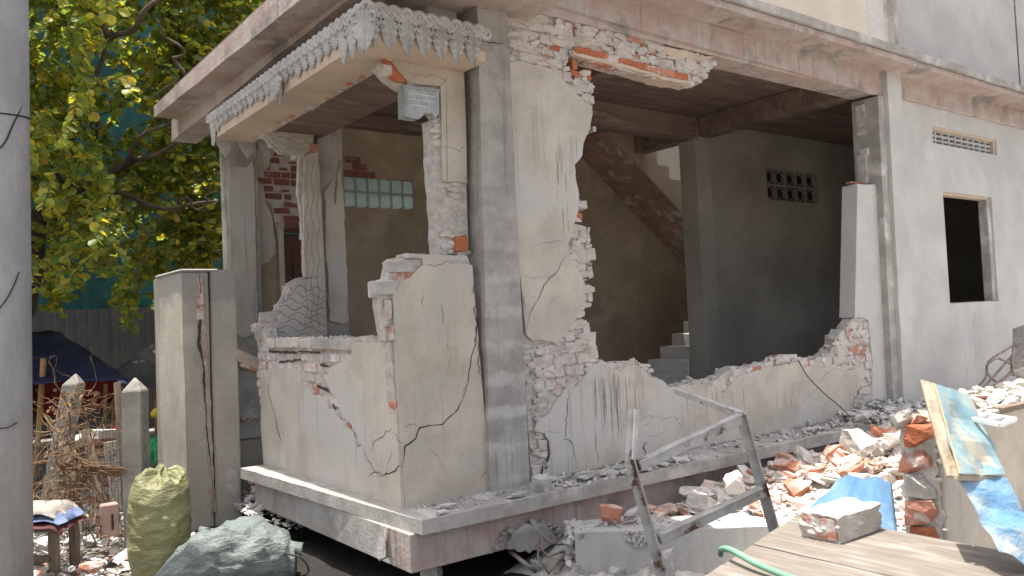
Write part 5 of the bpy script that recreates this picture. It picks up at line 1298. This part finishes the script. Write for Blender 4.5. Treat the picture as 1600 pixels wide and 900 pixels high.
def leaf_geo():
    # rounded, folded along the midrib
    P_ = [(0, 0, 0), (.28, .16, .05), (.48, .52, .07), (.28, .88, .04), (0, 1.0, -.05), (-.28, .88, .04), (-.48, .52, .07), (-.28, .16, .05), (0, .5, -.02)]
    F_ = [(8, i, i + 1) for i in range(7)] + [(8, 7, 0)]
    return [Vector(p) for p in P_], F_
LV, LF = leaf_geo()
lm = me_from(LV, LF, 'leaf'); lm.materials.append(LEAF)
rl_ = random.Random(21); leaves = []; twV, twF = [], []
def keep(p):
    if p.x > -.6 and p.y < 5.3: return False
    if p.y < 2.2: return False
    return p.z > .95
nt_ = 0
while nt_ < 1380:
    px = rl_.uniform(-240, 470); py = rl_.uniform(-330, 470)
    if nt_ > 1080: px = rl_.uniform(235, 430); py = rl_.uniform(-60, 470)
    if px > 330 and py > 120 and rl_.random() < .3: continue
    # sparser places through which the sheet wall shows
    gap = noise.noise(Vector((px / 75, py / 85, 4.2)))
    if gap < -.28 and nt_ <= 1080 and rl_.random() < .75: continue
    if py > 400 and rl_.random() < .5: continue
    dp = rl_.uniform(7.9, 10.6) if px < 300 else rl_.uniform(9.2, 10.6)
    p = at(px, py, D=dp)
    if not keep(p): continue
    nt_ += 1
    d = Vector((rl_.gauss(0, 1), rl_.gauss(0, 1), rl_.uniform(-.5, .7))).normalized(); L_ = rl_.uniform(.45, 1.0); st_ = .045; pts = [p.copy()]
    fam = rl_.random()
    for k in range(int(L_ / st_)):
        d = (d + Vector((rl_.gauss(0, .08), rl_.gauss(0, .08), -.09))).normalized(); p = p + d * st_; pts.append(p.copy())
        if not keep(p): break
        for s_ in (-1, 1):
            if rl_.random() < .12: continue
            sd_ = d.cross(Vector((0, 0, 1)))
            if sd_.length < .05: sd_ = Vector((1, 0, 0))
            sd_.normalize(); q = (sd_ * s_ * 1.0 + d * rl_.uniform(.0, .6) + Vector((rl_.gauss(0, .3), rl_.gauss(0, .3), rl_.uniform(-.75, .05)))).normalized()
            leaves.append((p.copy(), q, rl_.uniform(.055, .12), rl_.uniform(-1.1, 1.1)))
    if len(pts) > 2: tube_geo(pts[::2] if len(pts) > 4 else pts, .005, 3, twV, twF)
add_obj('twigs', twV, twF, BARK, tr, kind='stuff')
def lmat(p, q, s_, roll):
    z = Vector((rl_.gauss(0, .5), rl_.gauss(0, .5), 1)).normalized(); x = q.cross(z).normalized(); z = x.cross(q)
    return Matrix.Translation(p) @ Matrix((x, q, z)).transposed().to_4x4() @ Matrix.Rotation(roll * .6, 4, 'Y') @ Matrix.Scale(s_, 4)
def vis(p):
    v = RC @ (p - CAM); x = v.x / v.z * FPX + 800; y = v.y / v.z * FPX + 450
    return 42 < x < 345 and -5 < y < 520
near = sorted([i for i, l in enumerate(leaves) if vis(l[0])], key=lambda i: (RC @ (leaves[i][0] - CAM)).z - leaves[i][2] * 25)[:300]
nset = set(near)
V, F = [], []
for i, (p, q, s_, roll) in enumerate(leaves):
    M_ = lmat(p, q, s_, roll)
    if i in nset:
        o = bpy.data.objects.new('leaf', lm); col.objects.link(o); o.matrix_world = M_; o.parent = tr; o.matrix_parent_inverse = Matrix.Translation(-Vector(tr.location)); continue
    b = len(V)
    V += [M_ @ v for v in LV]; F += [tuple(b + k for k in f) for f in LF]
add_obj('foliage', V, F, LEAF, tr, kind='stuff')
print('leaves', len(leaves))

# ------------------------------------------------------------ market shelters
def cloth(name, corners, mat, sag, label=None, cat=None, parent=None, n=16, amp=.05, seed=0):
    a, b, c, d = [Vector(p) for p in corners]; V, F = [], []
    for j in range(n + 1):
        for i in range(n + 1):
            u, v = i / n, j / n; p = (a * (1 - u) + b * u) * (1 - v) + (d * (1 - u) + c * u) * v
            p = p + Vector((0, 0, -sag * math.sin(u * math.pi) * math.sin(v * math.pi) * 4 * .25 + amp * noise.noise(Vector((u * 4, v * 4, seed)))))
            V.append(p)
    for j in range(n):
        for i in range(n): q = j * (n + 1) + i; F.append((q, q + 1, q + n + 2, q + n + 1))
    o = add_obj(name, V, F, mat, parent, smooth=True); m_ = o.modifiers.new('t', 'SOLIDIFY'); m_.thickness = .006
    if cat: tag(o, label, cat)
    return o
sh = empty('market_shelter', at(120, 700, D=8.8), 'bamboo shelter under a dark blue tarpaulin with red cloth inside', 'shelter')
cloth('tarpaulin', (at(-30, 515, D=9.2), at(95, 520, D=9.6), at(206, 595, D=8.7), at(-40, 600, D=8.0)), TARP, .05, parent=sh)
cloth('hanging_cloth', (at(-30, 590, D=9.6), at(185, 592, D=9.9), at(170, 640, D=9.9), at(-30, 665, D=9.6)), REDC, .0, parent=sh, amp=.12, seed=3)
cloth('hanging_cloth', (at(128, 588, D=9.0), at(158, 590, D=9.0), at(150, 605, D=9.0), at(130, 622, D=9.0)), REDC, .0, parent=sh, amp=.05, seed=5)
for a, b, r_ in ((at(68, 560, D=8.5), at(50, 790, D=8.5), .028), (at(20, 590, D=8.5), at(188, 590, D=9.0), .018), (at(165, 600, D=9.4), at(160, 760, D=9.4), .02), (at(20, 725, D=8.4), at(110, 722, D=8.6), .022), (at(60, 640, D=8.5), at(110, 690, D=8.5), .018), (at(180, 620, D=9.5), at(150, 680, D=9.3), .016)):
    tube('bamboo_pole', [a, a.lerp(b, .5) + Vector((.01, 0, .01)), b], r_, BAMBOO, sh, sides=8)
cloth('tarpaulin', (at(-60, 600, D=10.0), at(240, 604, D=10.0), Vector((1.6, 10.2, .6)), Vector((-8, 11.7, .6))), TARP, .05, parent=sh)  # added cover, mostly hidden, put in to darken the space behind the shelter
sh2 = empty('market_shelter', at(240, 700, D=10.2), 'shelter under a grey-purple tarpaulin behind the gate pillar', 'shelter')
cloth('tarpaulin', (at(168, 585, D=9.8), at(238, 538, D=10.6), at(300, 560, D=10.6), at(262, 615, D=9.6)), TARPG, .08, parent=sh2, seed=7)
tube('bamboo_pole', [at(180, 585, D=10), at(172, 790, D=10)], .025, BAMBOO, sh2); tube('bamboo_pole', [at(242, 598, D=10), at(246, 700, D=10)], .025, BAMBOO, sh2)
# things in the shade
o = cloth('green_bundle', (at(226, 683, D=8.2), at(262, 690, D=8.2), at(262, 725, D=8.0), at(228, 720, D=8.0)), GREENP, -.1, 'bright green plastic bundle between the fence post and the gate pillar', 'bundle', amp=.1)
for (px, py, d_, r_, m, lb) in ((180, 676, 8.2, .075, REDP, 'round red plastic tub in the shade behind the fence'), (243, 645, 8.8, .05, YELP, 'yellow plastic bottle hanging beside the gate pillar')):
    V, F = tube_geo([at(px, py + r_ * 150 * .9, D=d_), at(px, py + r_ * 70, D=d_), at(px, py, D=d_), at(px, py - r_ * 80, D=d_), at(px, py - r_ * 140, D=d_)], [r_ * .75, r_, r_ * 1.02, r_ * .7, r_ * .25], 14)
    tag(add_obj('tub' if m is REDP else 'bottle', V, F, m, smooth=True), lb, 'tub' if m is REDP else 'bottle')
st_ = box('market_table', at(150, 705, D=9.4) - Vector((1.2, 0, .03)), at(150, 705, D=9.4) + Vector((.3, .8, .0)), WOODO); tag(st_, 'low timber table in the dark behind the fence', 'table')
for q in ((-.2, .1), (-1.1, .1), (-1.1, .7), (.2, .7)):
    c_ = at(150, 705, D=9.4); box('leg', (c_.x + q[0], c_.y + q[1], -.5), (c_.x + q[0] + .05, c_.y + q[1] + .05, c_.z - .031), WOODO, st_)

# ------------------------------------------------------------ fence posts and netting
def post(pxt, pyt, D, wd_, lean, label, pxb=None):
    top = at(pxt, pyt, D=D); bx = at(pxb if pxb else pxt + 8, 800, D=D)
    k = (top.z + .5) / (top.z - bx.z); bot = top + (bx - top) * k
    V = []; h = wd_ / 2; ax = Vector((.8, -.6, 0)); ay = Vector((.6, .8, 0))
    tt = top - (top - bot).normalized() * wd_ * .75
    for p in (bot, tt):
        for i, j in ((-1, -1), (1, -1), (1, 1), (-1, 1)): V.append(p + ax * h * i + ay * h * j)
    V.append(top); F = [(0, 1, 2, 3), (0, 4, 5, 1), (1, 5, 6, 2), (2, 6, 7, 3), (3, 7, 4, 0), (4, 8, 5), (5, 8, 6), (6, 8, 7), (7, 8, 4)]
    bm = bmesh.new(); vs = [bm.verts.new(v) for v in V]
    for f in F: bm.faces.new([vs[i] for i in f])
    bmesh.ops.recalc_face_normals(bm, faces=bm.faces)
    bmesh.ops.bevel(bm, geom=bm.edges[:], offset=.007, segments=1, affect='EDGES')
    me = bpy.data.meshes.new('fence_post'); bm.to_mesh(me); bm.free(); o = link('fence_post', me, POST); tag(o, label, 'fence post', 'concrete fence posts'); return top, bot
T1, B1_ = post(211, 588, 6.2, .145, 0, 'upright pointed concrete fence post right beside the green sack', 214)
T2, B2_ = post(119, 582, 6.7, .13, 0, 'leaning pointed concrete fence post among dry vines', 78)
def oldpost(a, b, w_, lb, m=WOODO, cat='fence post'): o = beam_between('timber_post', a, b, w_, w_ * .7, m); tag(o, lb, cat)
oldpost(at(183, 598, D=6.5), at(197, 790, D=6.3), .05, 'thin split timber post behind the upright concrete post')
oldpost(at(133, 672, D=6.4), at(165, 800, D=6.2), .06, 'slanting grey timber stake in the middle of the vines')
oldpost(at(100, 690, D=6.4), at(122, 800, D=6.2), .05, 'dark slanting stake at the left of the vines')
oldpost(at(172, 690, D=6.6), at(186, 800, D=6.5), .09, 'short pale concrete stake by the standing hollow brick', POST)
bp_ = empty('brick_stack', (at(158, 760, D=7).x, at(158, 760, D=7).y, -.5), 'narrow broken stack of old bricks behind the vines', 'brick stack')
for k in range(9): piece('brick', 'brick', k % 7, BRICKR if k % 3 else BRICKW, at(160 + (k % 2) * 4, 812 - k * 15.5, D=7.0), (.2, .12, .07), (0, U(-.05, .05), .6 + U(-.1, .1)), bp_)
piece('brick', 'brick', 3, RUBW, at(165, 678, D=6.9), (.26, .16, .08), (0, .15, .6), bp_)
piece('brick', 'brick', 4, RUBW, at(120, 690, D=6.9), (.22, .16, .08), (0, -.1, .6), bp_)
# hollow brick standing up
hb = empty('hollow_brick', at(174, 818, D=6.0), 'hollow pink clay brick standing on end among the vines', 'brick')
c_ = at(171, 812, D=6.0)
o = box('brick_body', c_ + Vector((-.06, -.04, -.12)), c_ + Vector((.06, .04, .12)), mk('pink_clay', (.36, .19, .15), (.46, .33, .28), 9, bump=.4), hb, bev=.01)
box('brick_hole', c_ + Vector((-.0, -.0415, -.075)), c_ + Vector((.026, -.03, .05)), CRACK, hb, bev=.006)
# wire netting
V, F = [], []
def net(Pa, Pb, z0a, z1a, cell=.072):
    Pa, Pb = Vector(Pa), Vector(Pb); L_ = (Pb - Pa).xy.length; nu = int(L_ / cell); nz_ = int((z1a - z0a) / (cell * .86))
    def P_(i, j, k):
        u = (i + (.5 if j % 2 else 0) + k) * cell; z = z0a + j * cell * .86
        p = Pa.lerp(Pb, min(max(u / L_, 0), 1)); w_ = .05 * noise.noise(Vector((u * 2, z * 2, 1)))
        return Vector((p.x + w_, p.y + w_ * .5, z + .05 * noise.noise(Vector((u * 3, z, 5)))))
    for j in range(nz_):
        for i in range(nu):
            a = P_(i, j, 0); b = P_(i, j + 1, -.25 if j % 2 == 0 else -.25); c = P_(i, j + 1, .5 if j % 2 == 0 else -.5)
            tube_geo([P_(i, j, -.14), P_(i, j, .14)], 0.0026, 3, V, F, cap=False)
            if j % 2 == 0: tube_geo([P_(i, j, .14), P_(i, j + 1, -.14)], 0.0026, 3, V, F, cap=False); tube_geo([P_(i, j, -.14), P_(i - 1, j + 1, .14)], 0.0026, 3, V, F, cap=False)
            else: tube_geo([P_(i, j, .14), P_(i + 1, j + 1, -.14)], 0.0026, 3, V, F, cap=False); tube_geo([P_(i, j, -.14), P_(i, j + 1, .14)], 0.0026, 3, V, F, cap=False)
e1 = at(20, 700, D=6.7); net((e1.x, e1.y, 0), (T1.x + .1, T1.y - .09, 0), -.45, .5); e2 = at(258, 700, D=6.3); net((T1.x + .1, T1.y - .09, 0), (e2.x, e2.y, 0), -.45, .28)
tag(add_obj('wire_netting', V, F, WIRE), 'rusty hexagonal wire netting strung along the fence posts', 'netting')
# dead vines
V, F = [], []; rv = random.Random(4)
def strand(a, n, st0, grav=-.06, amp=.35, r_=.006):
    p = Vector(a); d = Vector((rv.gauss(0, 1), rv.gauss(0, 1), rv.uniform(-1, .6))).normalized(); pts = [p.copy()]
    for k in range(n): d = (d + Vector([rv.gauss(0, amp) for _ in range(3)]) + Vector((0, 0, grav))).normalized(); p = p + d * st0; p.z = max(p.z, -.48); pts.append(p.copy())
    tube_geo(pts, [r_ * (1 - .6 * k / n) for k in range(n + 1)], 4, V, F)
for k in range(95):
    px = rv.gauss(112, 14); py = rv.uniform(690, 790); strand(at(px, py, D=rv.uniform(5.9, 6.4)), rv.randint(8, 20), .035, r_=rv.uniform(.0018, .004))
for k in range(40): strand(at(rv.uniform(80, 145), rv.uniform(600, 690), D=6.2), 12, .035, .0, .45, rv.uniform(.0018, .0035))
for a, b in ((at(108, 640, D=6.2), at(130, 830, D=6.0)), (at(85, 700, D=6.2), at(118, 820, D=6.0)), (at(100, 610, D=6.2), at(98, 800, D=6.1)), (at(135, 700, D=6.2), at(150, 850, D=5.9)), (at(92, 712, D=6.1), at(188, 735, D=6.1)), (at(70, 830, D=6), at(110, 800, D=6.1)), (at(150, 800, D=6), at(165, 860, D=5.8)), (at(70, 650, D=6.4), at(135, 720, D=6.2))):
    tube_geo(wander(a, b, 14, .12, rv.randint(1, 90)), .007, 5, V, F)
for k in range(46):                     # straw tied across
    a = at(96 + rv.gauss(0, 3), 728 + rv.gauss(0, 3), D=6.1); b = at(186 + rv.gauss(0, 8), 738 + rv.gauss(0, 5), D=6.1); tube_geo(wander(a, b, 5, .04, k), .003, 3, V, F)
for k in range(110):                    # curled dead leaves
    p = at(rv.gauss(112, 20), rv.uniform(610, 790), D=rv.uniform(5.95, 6.3)); b = len(V); M_ = lmat(p, Vector((rv.gauss(0, 1), rv.gauss(0, 1), rv.gauss(0, 1))).normalized(), rv.uniform(.02, .05), 1)
    V += [M_ @ Vector((v.x, v.y, v.z * 6)) for v in LV]; F += [tuple(b + k_ for k_ in f) for f in LF]
tag(add_obj('dead_vines', V, F, VINE, kind='stuff'), 'tangle of dry brown vines hanging over the fence', 'vines')
# bench with folded cloths
bn = empty('bench', (at(60, 850, D=5.6).x, at(60, 850, D=5.6).y, -.5), 'rough timber stool carrying folded cloths beside the pole', 'bench')
c_ = at(62, 828, D=5.7); zt = c_.z + .05
X_, Y_ = Vector((.8, -.6, 0)), Vector((.6, .8, 0))
def obox(name, c, lx, ly, z0, z1, m, parent):
    V = [Vector((*(c + X_ * i * lx / 2 + Y_ * j * ly / 2).xy, z)) for z in (z0, z1) for i, j in ((-1, -1), (1, -1), (1, 1), (-1, 1))]
    bm = bmesh.new(); vs = [bm.verts.new(v) for v in V]
    for f in ((0, 1, 2, 3), (7, 6, 5, 4), (0, 4, 5, 1), (1, 5, 6, 2), (2, 6, 7, 3), (3, 7, 4, 0)): bm.faces.new([vs[i] for i in f])
    bmesh.ops.recalc_face_normals(bm, faces=bm.faces); bmesh.ops.bevel(bm, geom=bm.edges[:], offset=.006, segments=1, affect='EDGES')
    me = bpy.data.meshes.new(name); bm.to_mesh(me); bm.free(); o = link(name, me, m); fix(o, parent); return o
obox('seat', c_, .42, .34, zt - .03, zt, WOODO, bn)
for i, j in ((-.17, -.13), (.17, -.13), (.17, .13), (-.17, .13)): obox('leg', c_ + X_ * i + Y_ * j, .06, .05, -.5, zt - .031, WOODO, bn)
obox('stretcher', c_ + Y_ * -.14, .34, .03, -.38, -.33, WOODO, bn)
def fold(name, c, lx, ly, z, th, m, lb, seed, lean=0):
    V, F = [], []; n = 14
    for s_ in (0, 1):
        for j in range(n + 1):
            for i in range(n + 1):
                u, v = i / n * 2 - 1, j / n * 2 - 1; e = 1 - max(abs(u), abs(v)) ** 6; w_ = .012 * noise.noise(Vector((u * 3, v * 3, seed)))
                p = c + X_ * (u * lx / 2 * (1 + .06 * noise.noise(Vector((v * 3, seed, 0))))) + Y_ * v * ly / 2; V.append(Vector((p.x, p.y, z + (th * e + w_ if s_ else w_ * .3) + lean * u - .05 * max(0, abs(u) - .8) * 5 * (1 if u < 0 else .6))))
    W_ = (n + 1) ** 2
    for s_ in (0, 1):
        for j in range(n):
            for i in range(n): q = s_ * W_ + j * (n + 1) + i; f = (q, q + 1, q + n + 2, q + n + 1); F.append(f if s_ else f[::-1])
    rim = [i for i in range(n)] + [j * (n + 1) + n for j in range(n)] + [n * (n + 1) + n - i for i in range(n)] + [(n - j) * (n + 1) for j in range(n)]
    for i in range(len(rim)): x_, y_ = rim[i], rim[(i + 1) % len(rim)]; F.append((x_, y_, y_ + W_, x_ + W_))
    tag(add_obj(name, V, F, m, smooth=True), lb, 'cloth')
fold('folded_cloth', c_, .48, .40, zt + .003, .035, CL3, 'maroon folded cloth lowest on the timber stool', 2)
fold('folded_cloth', c_ + X_ * .01, .44, .36, zt + .045, .04, CL2, 'blue folded cloth in the middle of the pile on the stool', 5)
fold('folded_cloth', c_ - X_ * .02, .42, .34, zt + .09, .045, CL1, 'beige folded cloth on top of the pile on the stool', 8)

# ------------------------------------------------------------ sacks
def sack(name, c, rx, ry, h, mat, seed, label):
    V, F = [], []; nu, nv = 56, 44
    for j in range(nv + 1):
        t = j / nv
        prof = (.80 + .22 * math.sin(min(t * 1.25, 1) * math.pi * .75)) if t < .80 else (.98 - .16 * ((t - .8) / .2) ** 2)
        if t < .05: prof *= .75 + t * 5
        for i in range(nu):
            a = i / nu * 2 * math.pi; n1 = noise.noise(Vector((math.cos(a) * 1.6, math.sin(a) * 1.6, t * 3 + seed))); n2_ = noise.noise(Vector((math.cos(a) * 4 + t * 2, math.sin(a) * 4, t * 13 + seed)))
            r_ = prof * (1 + .09 * n1 + .045 * n2_)
            zz = h * t + .035 * math.sin(a * 2 + 1) * t + .02 * n1
            V.append(Vector((c.x + (X_.x * math.cos(a) * rx + Y_.x * math.sin(a) * ry) * r_ + .03 * t * t, c.y + (X_.y * math.cos(a) * rx + Y_.y * math.sin(a) * ry) * r_, c.z + zz)))
    # gathered top: folds in to a knot
    rings = 8
    for j in range(1, rings + 1):
        t = j / rings
        for i in range(nu):
            a = i / nu * 2 * math.pi; r_ = .82 * (1 - t) ** .8 + .05; pl_ = .028 * math.sin(a * 9 + seed) * (1 - abs(2 * t - 1)) * 1.3 + .02 * math.sin(a * 5)
            zz = h + .035 * math.sin(a * 2 + 1) * (1 - t) + .05 * math.sin(t * 1.6) + pl_ + (.05 if j == rings else 0)
            V.append(Vector((c.x + (X_.x * math.cos(a) * rx + Y_.x * math.sin(a) * ry) * r_ + .03, c.y + (X_.y * math.cos(a) * rx + Y_.y * math.sin(a) * ry) * r_, c.z + zz)))
    nr = nv + 1 + rings
    for j in range(nr - 1):
        for i in range(nu): F.append((j * nu + i, j * nu + (i + 1) % nu, (j + 1) * nu + (i + 1) % nu, (j + 1) * nu + i))
    F.append(tuple(range(nu))[::-1]); F.append(tuple((nr - 1) * nu + i for i in range(nu)))
    o = add_obj(name, V, F, mat, smooth=True); tag(o, label, 'sack'); return o
D_s = 5.55; cb_ = at(248, 880, D=D_s); hh = at(250, 752, D=D_s).z - (-.52)
g1 = sack('green_sack', Vector((cb_.x, cb_.y, -.52)), .205, .19, hh, SACK, 3, 'full yellow-green woven sack standing against the gate pillar')
tube('tie', [g1.data.vertices[-1].co, at(253, 738, D=D_s), at(255, 728, D=D_s)], [.016, .012, .008], SACK, g1)
# lying bag
a_ = at(215, 925, D=5.15); b_ = at(462, 872, D=5.35); ax = Vector((b_.x - a_.x, b_.y - a_.y, 0)); Lb = ax.length; ax.normalize(); ay = Vector((-ax.y, ax.x, 0)); V, F = [], []; nu, nv = 48, 70
for j in range(nv + 1):
    t = j / nv; hz = .24 * (math.sin(min(1, t * 1.25 + .12) * math.pi * .62) ** .8) * (1 if t < .8 else 1 - .25 * ((t - .8) / .2)); hy = .24 * (1 - .35 * (2 * t - 1) ** 2)
    if t > .97: hz *= .8; hy *= .85
    hz *= (.25 + .75 * min(1, t / .35))
    for i in range(nu):
        a = i / nu * 2 * math.pi; sgn = math.sin(a); n1 = noise.noise(Vector((t * 5, math.cos(a) * 1.5, sgn * 1.5))); n2_ = noise.noise(Vector((t * 7 + math.cos(a) * 2, math.cos(a) * 7, sgn * 7))); n3_ = abs(noise.noise(Vector((t * 4 - sgn, math.cos(a) * 3 + t * 6, sgn * 3))))
        n4_ = 1 - abs(noise.noise(Vector((t * 1.6 + 3, math.cos(a) * 6 + t * 3, sgn * 5)))) * 2
        k = 1 + .13 * n1 + .05 * n2_ - .18 * n3_ + .09 * max(0, n4_) ** 3
        p = Vector((a_.x, a_.y, 0)) + ax * (Lb * t) + ay * (math.cos(a) * hy * k); z = -.50 + hz * (1 + sgn * (1.0 if sgn > 0 else 1.0)) * k * .82
        V.append(Vector((p.x, p.y, max(z, -.505))))
for j in range(nv):
    for i in range(nu): F.append((j * nu + i, j * nu + (i + 1) % nu, (j + 1) * nu + (i + 1) % nu, (j + 1) * nu + i))
F.append(tuple(range(nu))[::-1]); F.append(tuple(nv * nu + i for i in range(nu)))
lb_ = add_obj('pale_sack', V, F, BAG, smooth=True); tag(lb_, 'pale teal woven sack lying crumpled on the ground', 'sack')
# loose lip of cloth along its top
V, F = [], []; n = 40
q0, q1 = at(312, 822, D=5.42), at(474, 848, D=5.35)
for i in range(n + 1):
    t = i / n; p = q0.lerp(q1, t) + Vector((0, 0, .012 * math.sin(t * 17) + .012 * noise.noise(Vector((t * 9, 0, 0)))))
    for k in range(5):
        s_ = k / 4; V.append(p + Vector((0, 0, -.05 * s_ - .012 * math.sin(t * 23 + k))) - Y_ * (.05 * s_ + .02 * math.sin(t * 12 + k)))
for i in range(n):
    for k in range(4): a = i * 5 + k; F.append((a, a + 1, a + 6, a + 5))
o = add_obj('sack_lip', V, F, BAG, lb_, smooth=True); m_ = o.modifiers.new('t', 'SOLIDIFY'); m_.thickness = .004
tube('tie', smooth_path([at(425, 862, D=5.2), at(462, 868, D=5.15), at(478, 880, D=5.15), at(482, 893, D=5.15), at(474, 898, D=5.15)], 4), .006, CABLE, lb_)
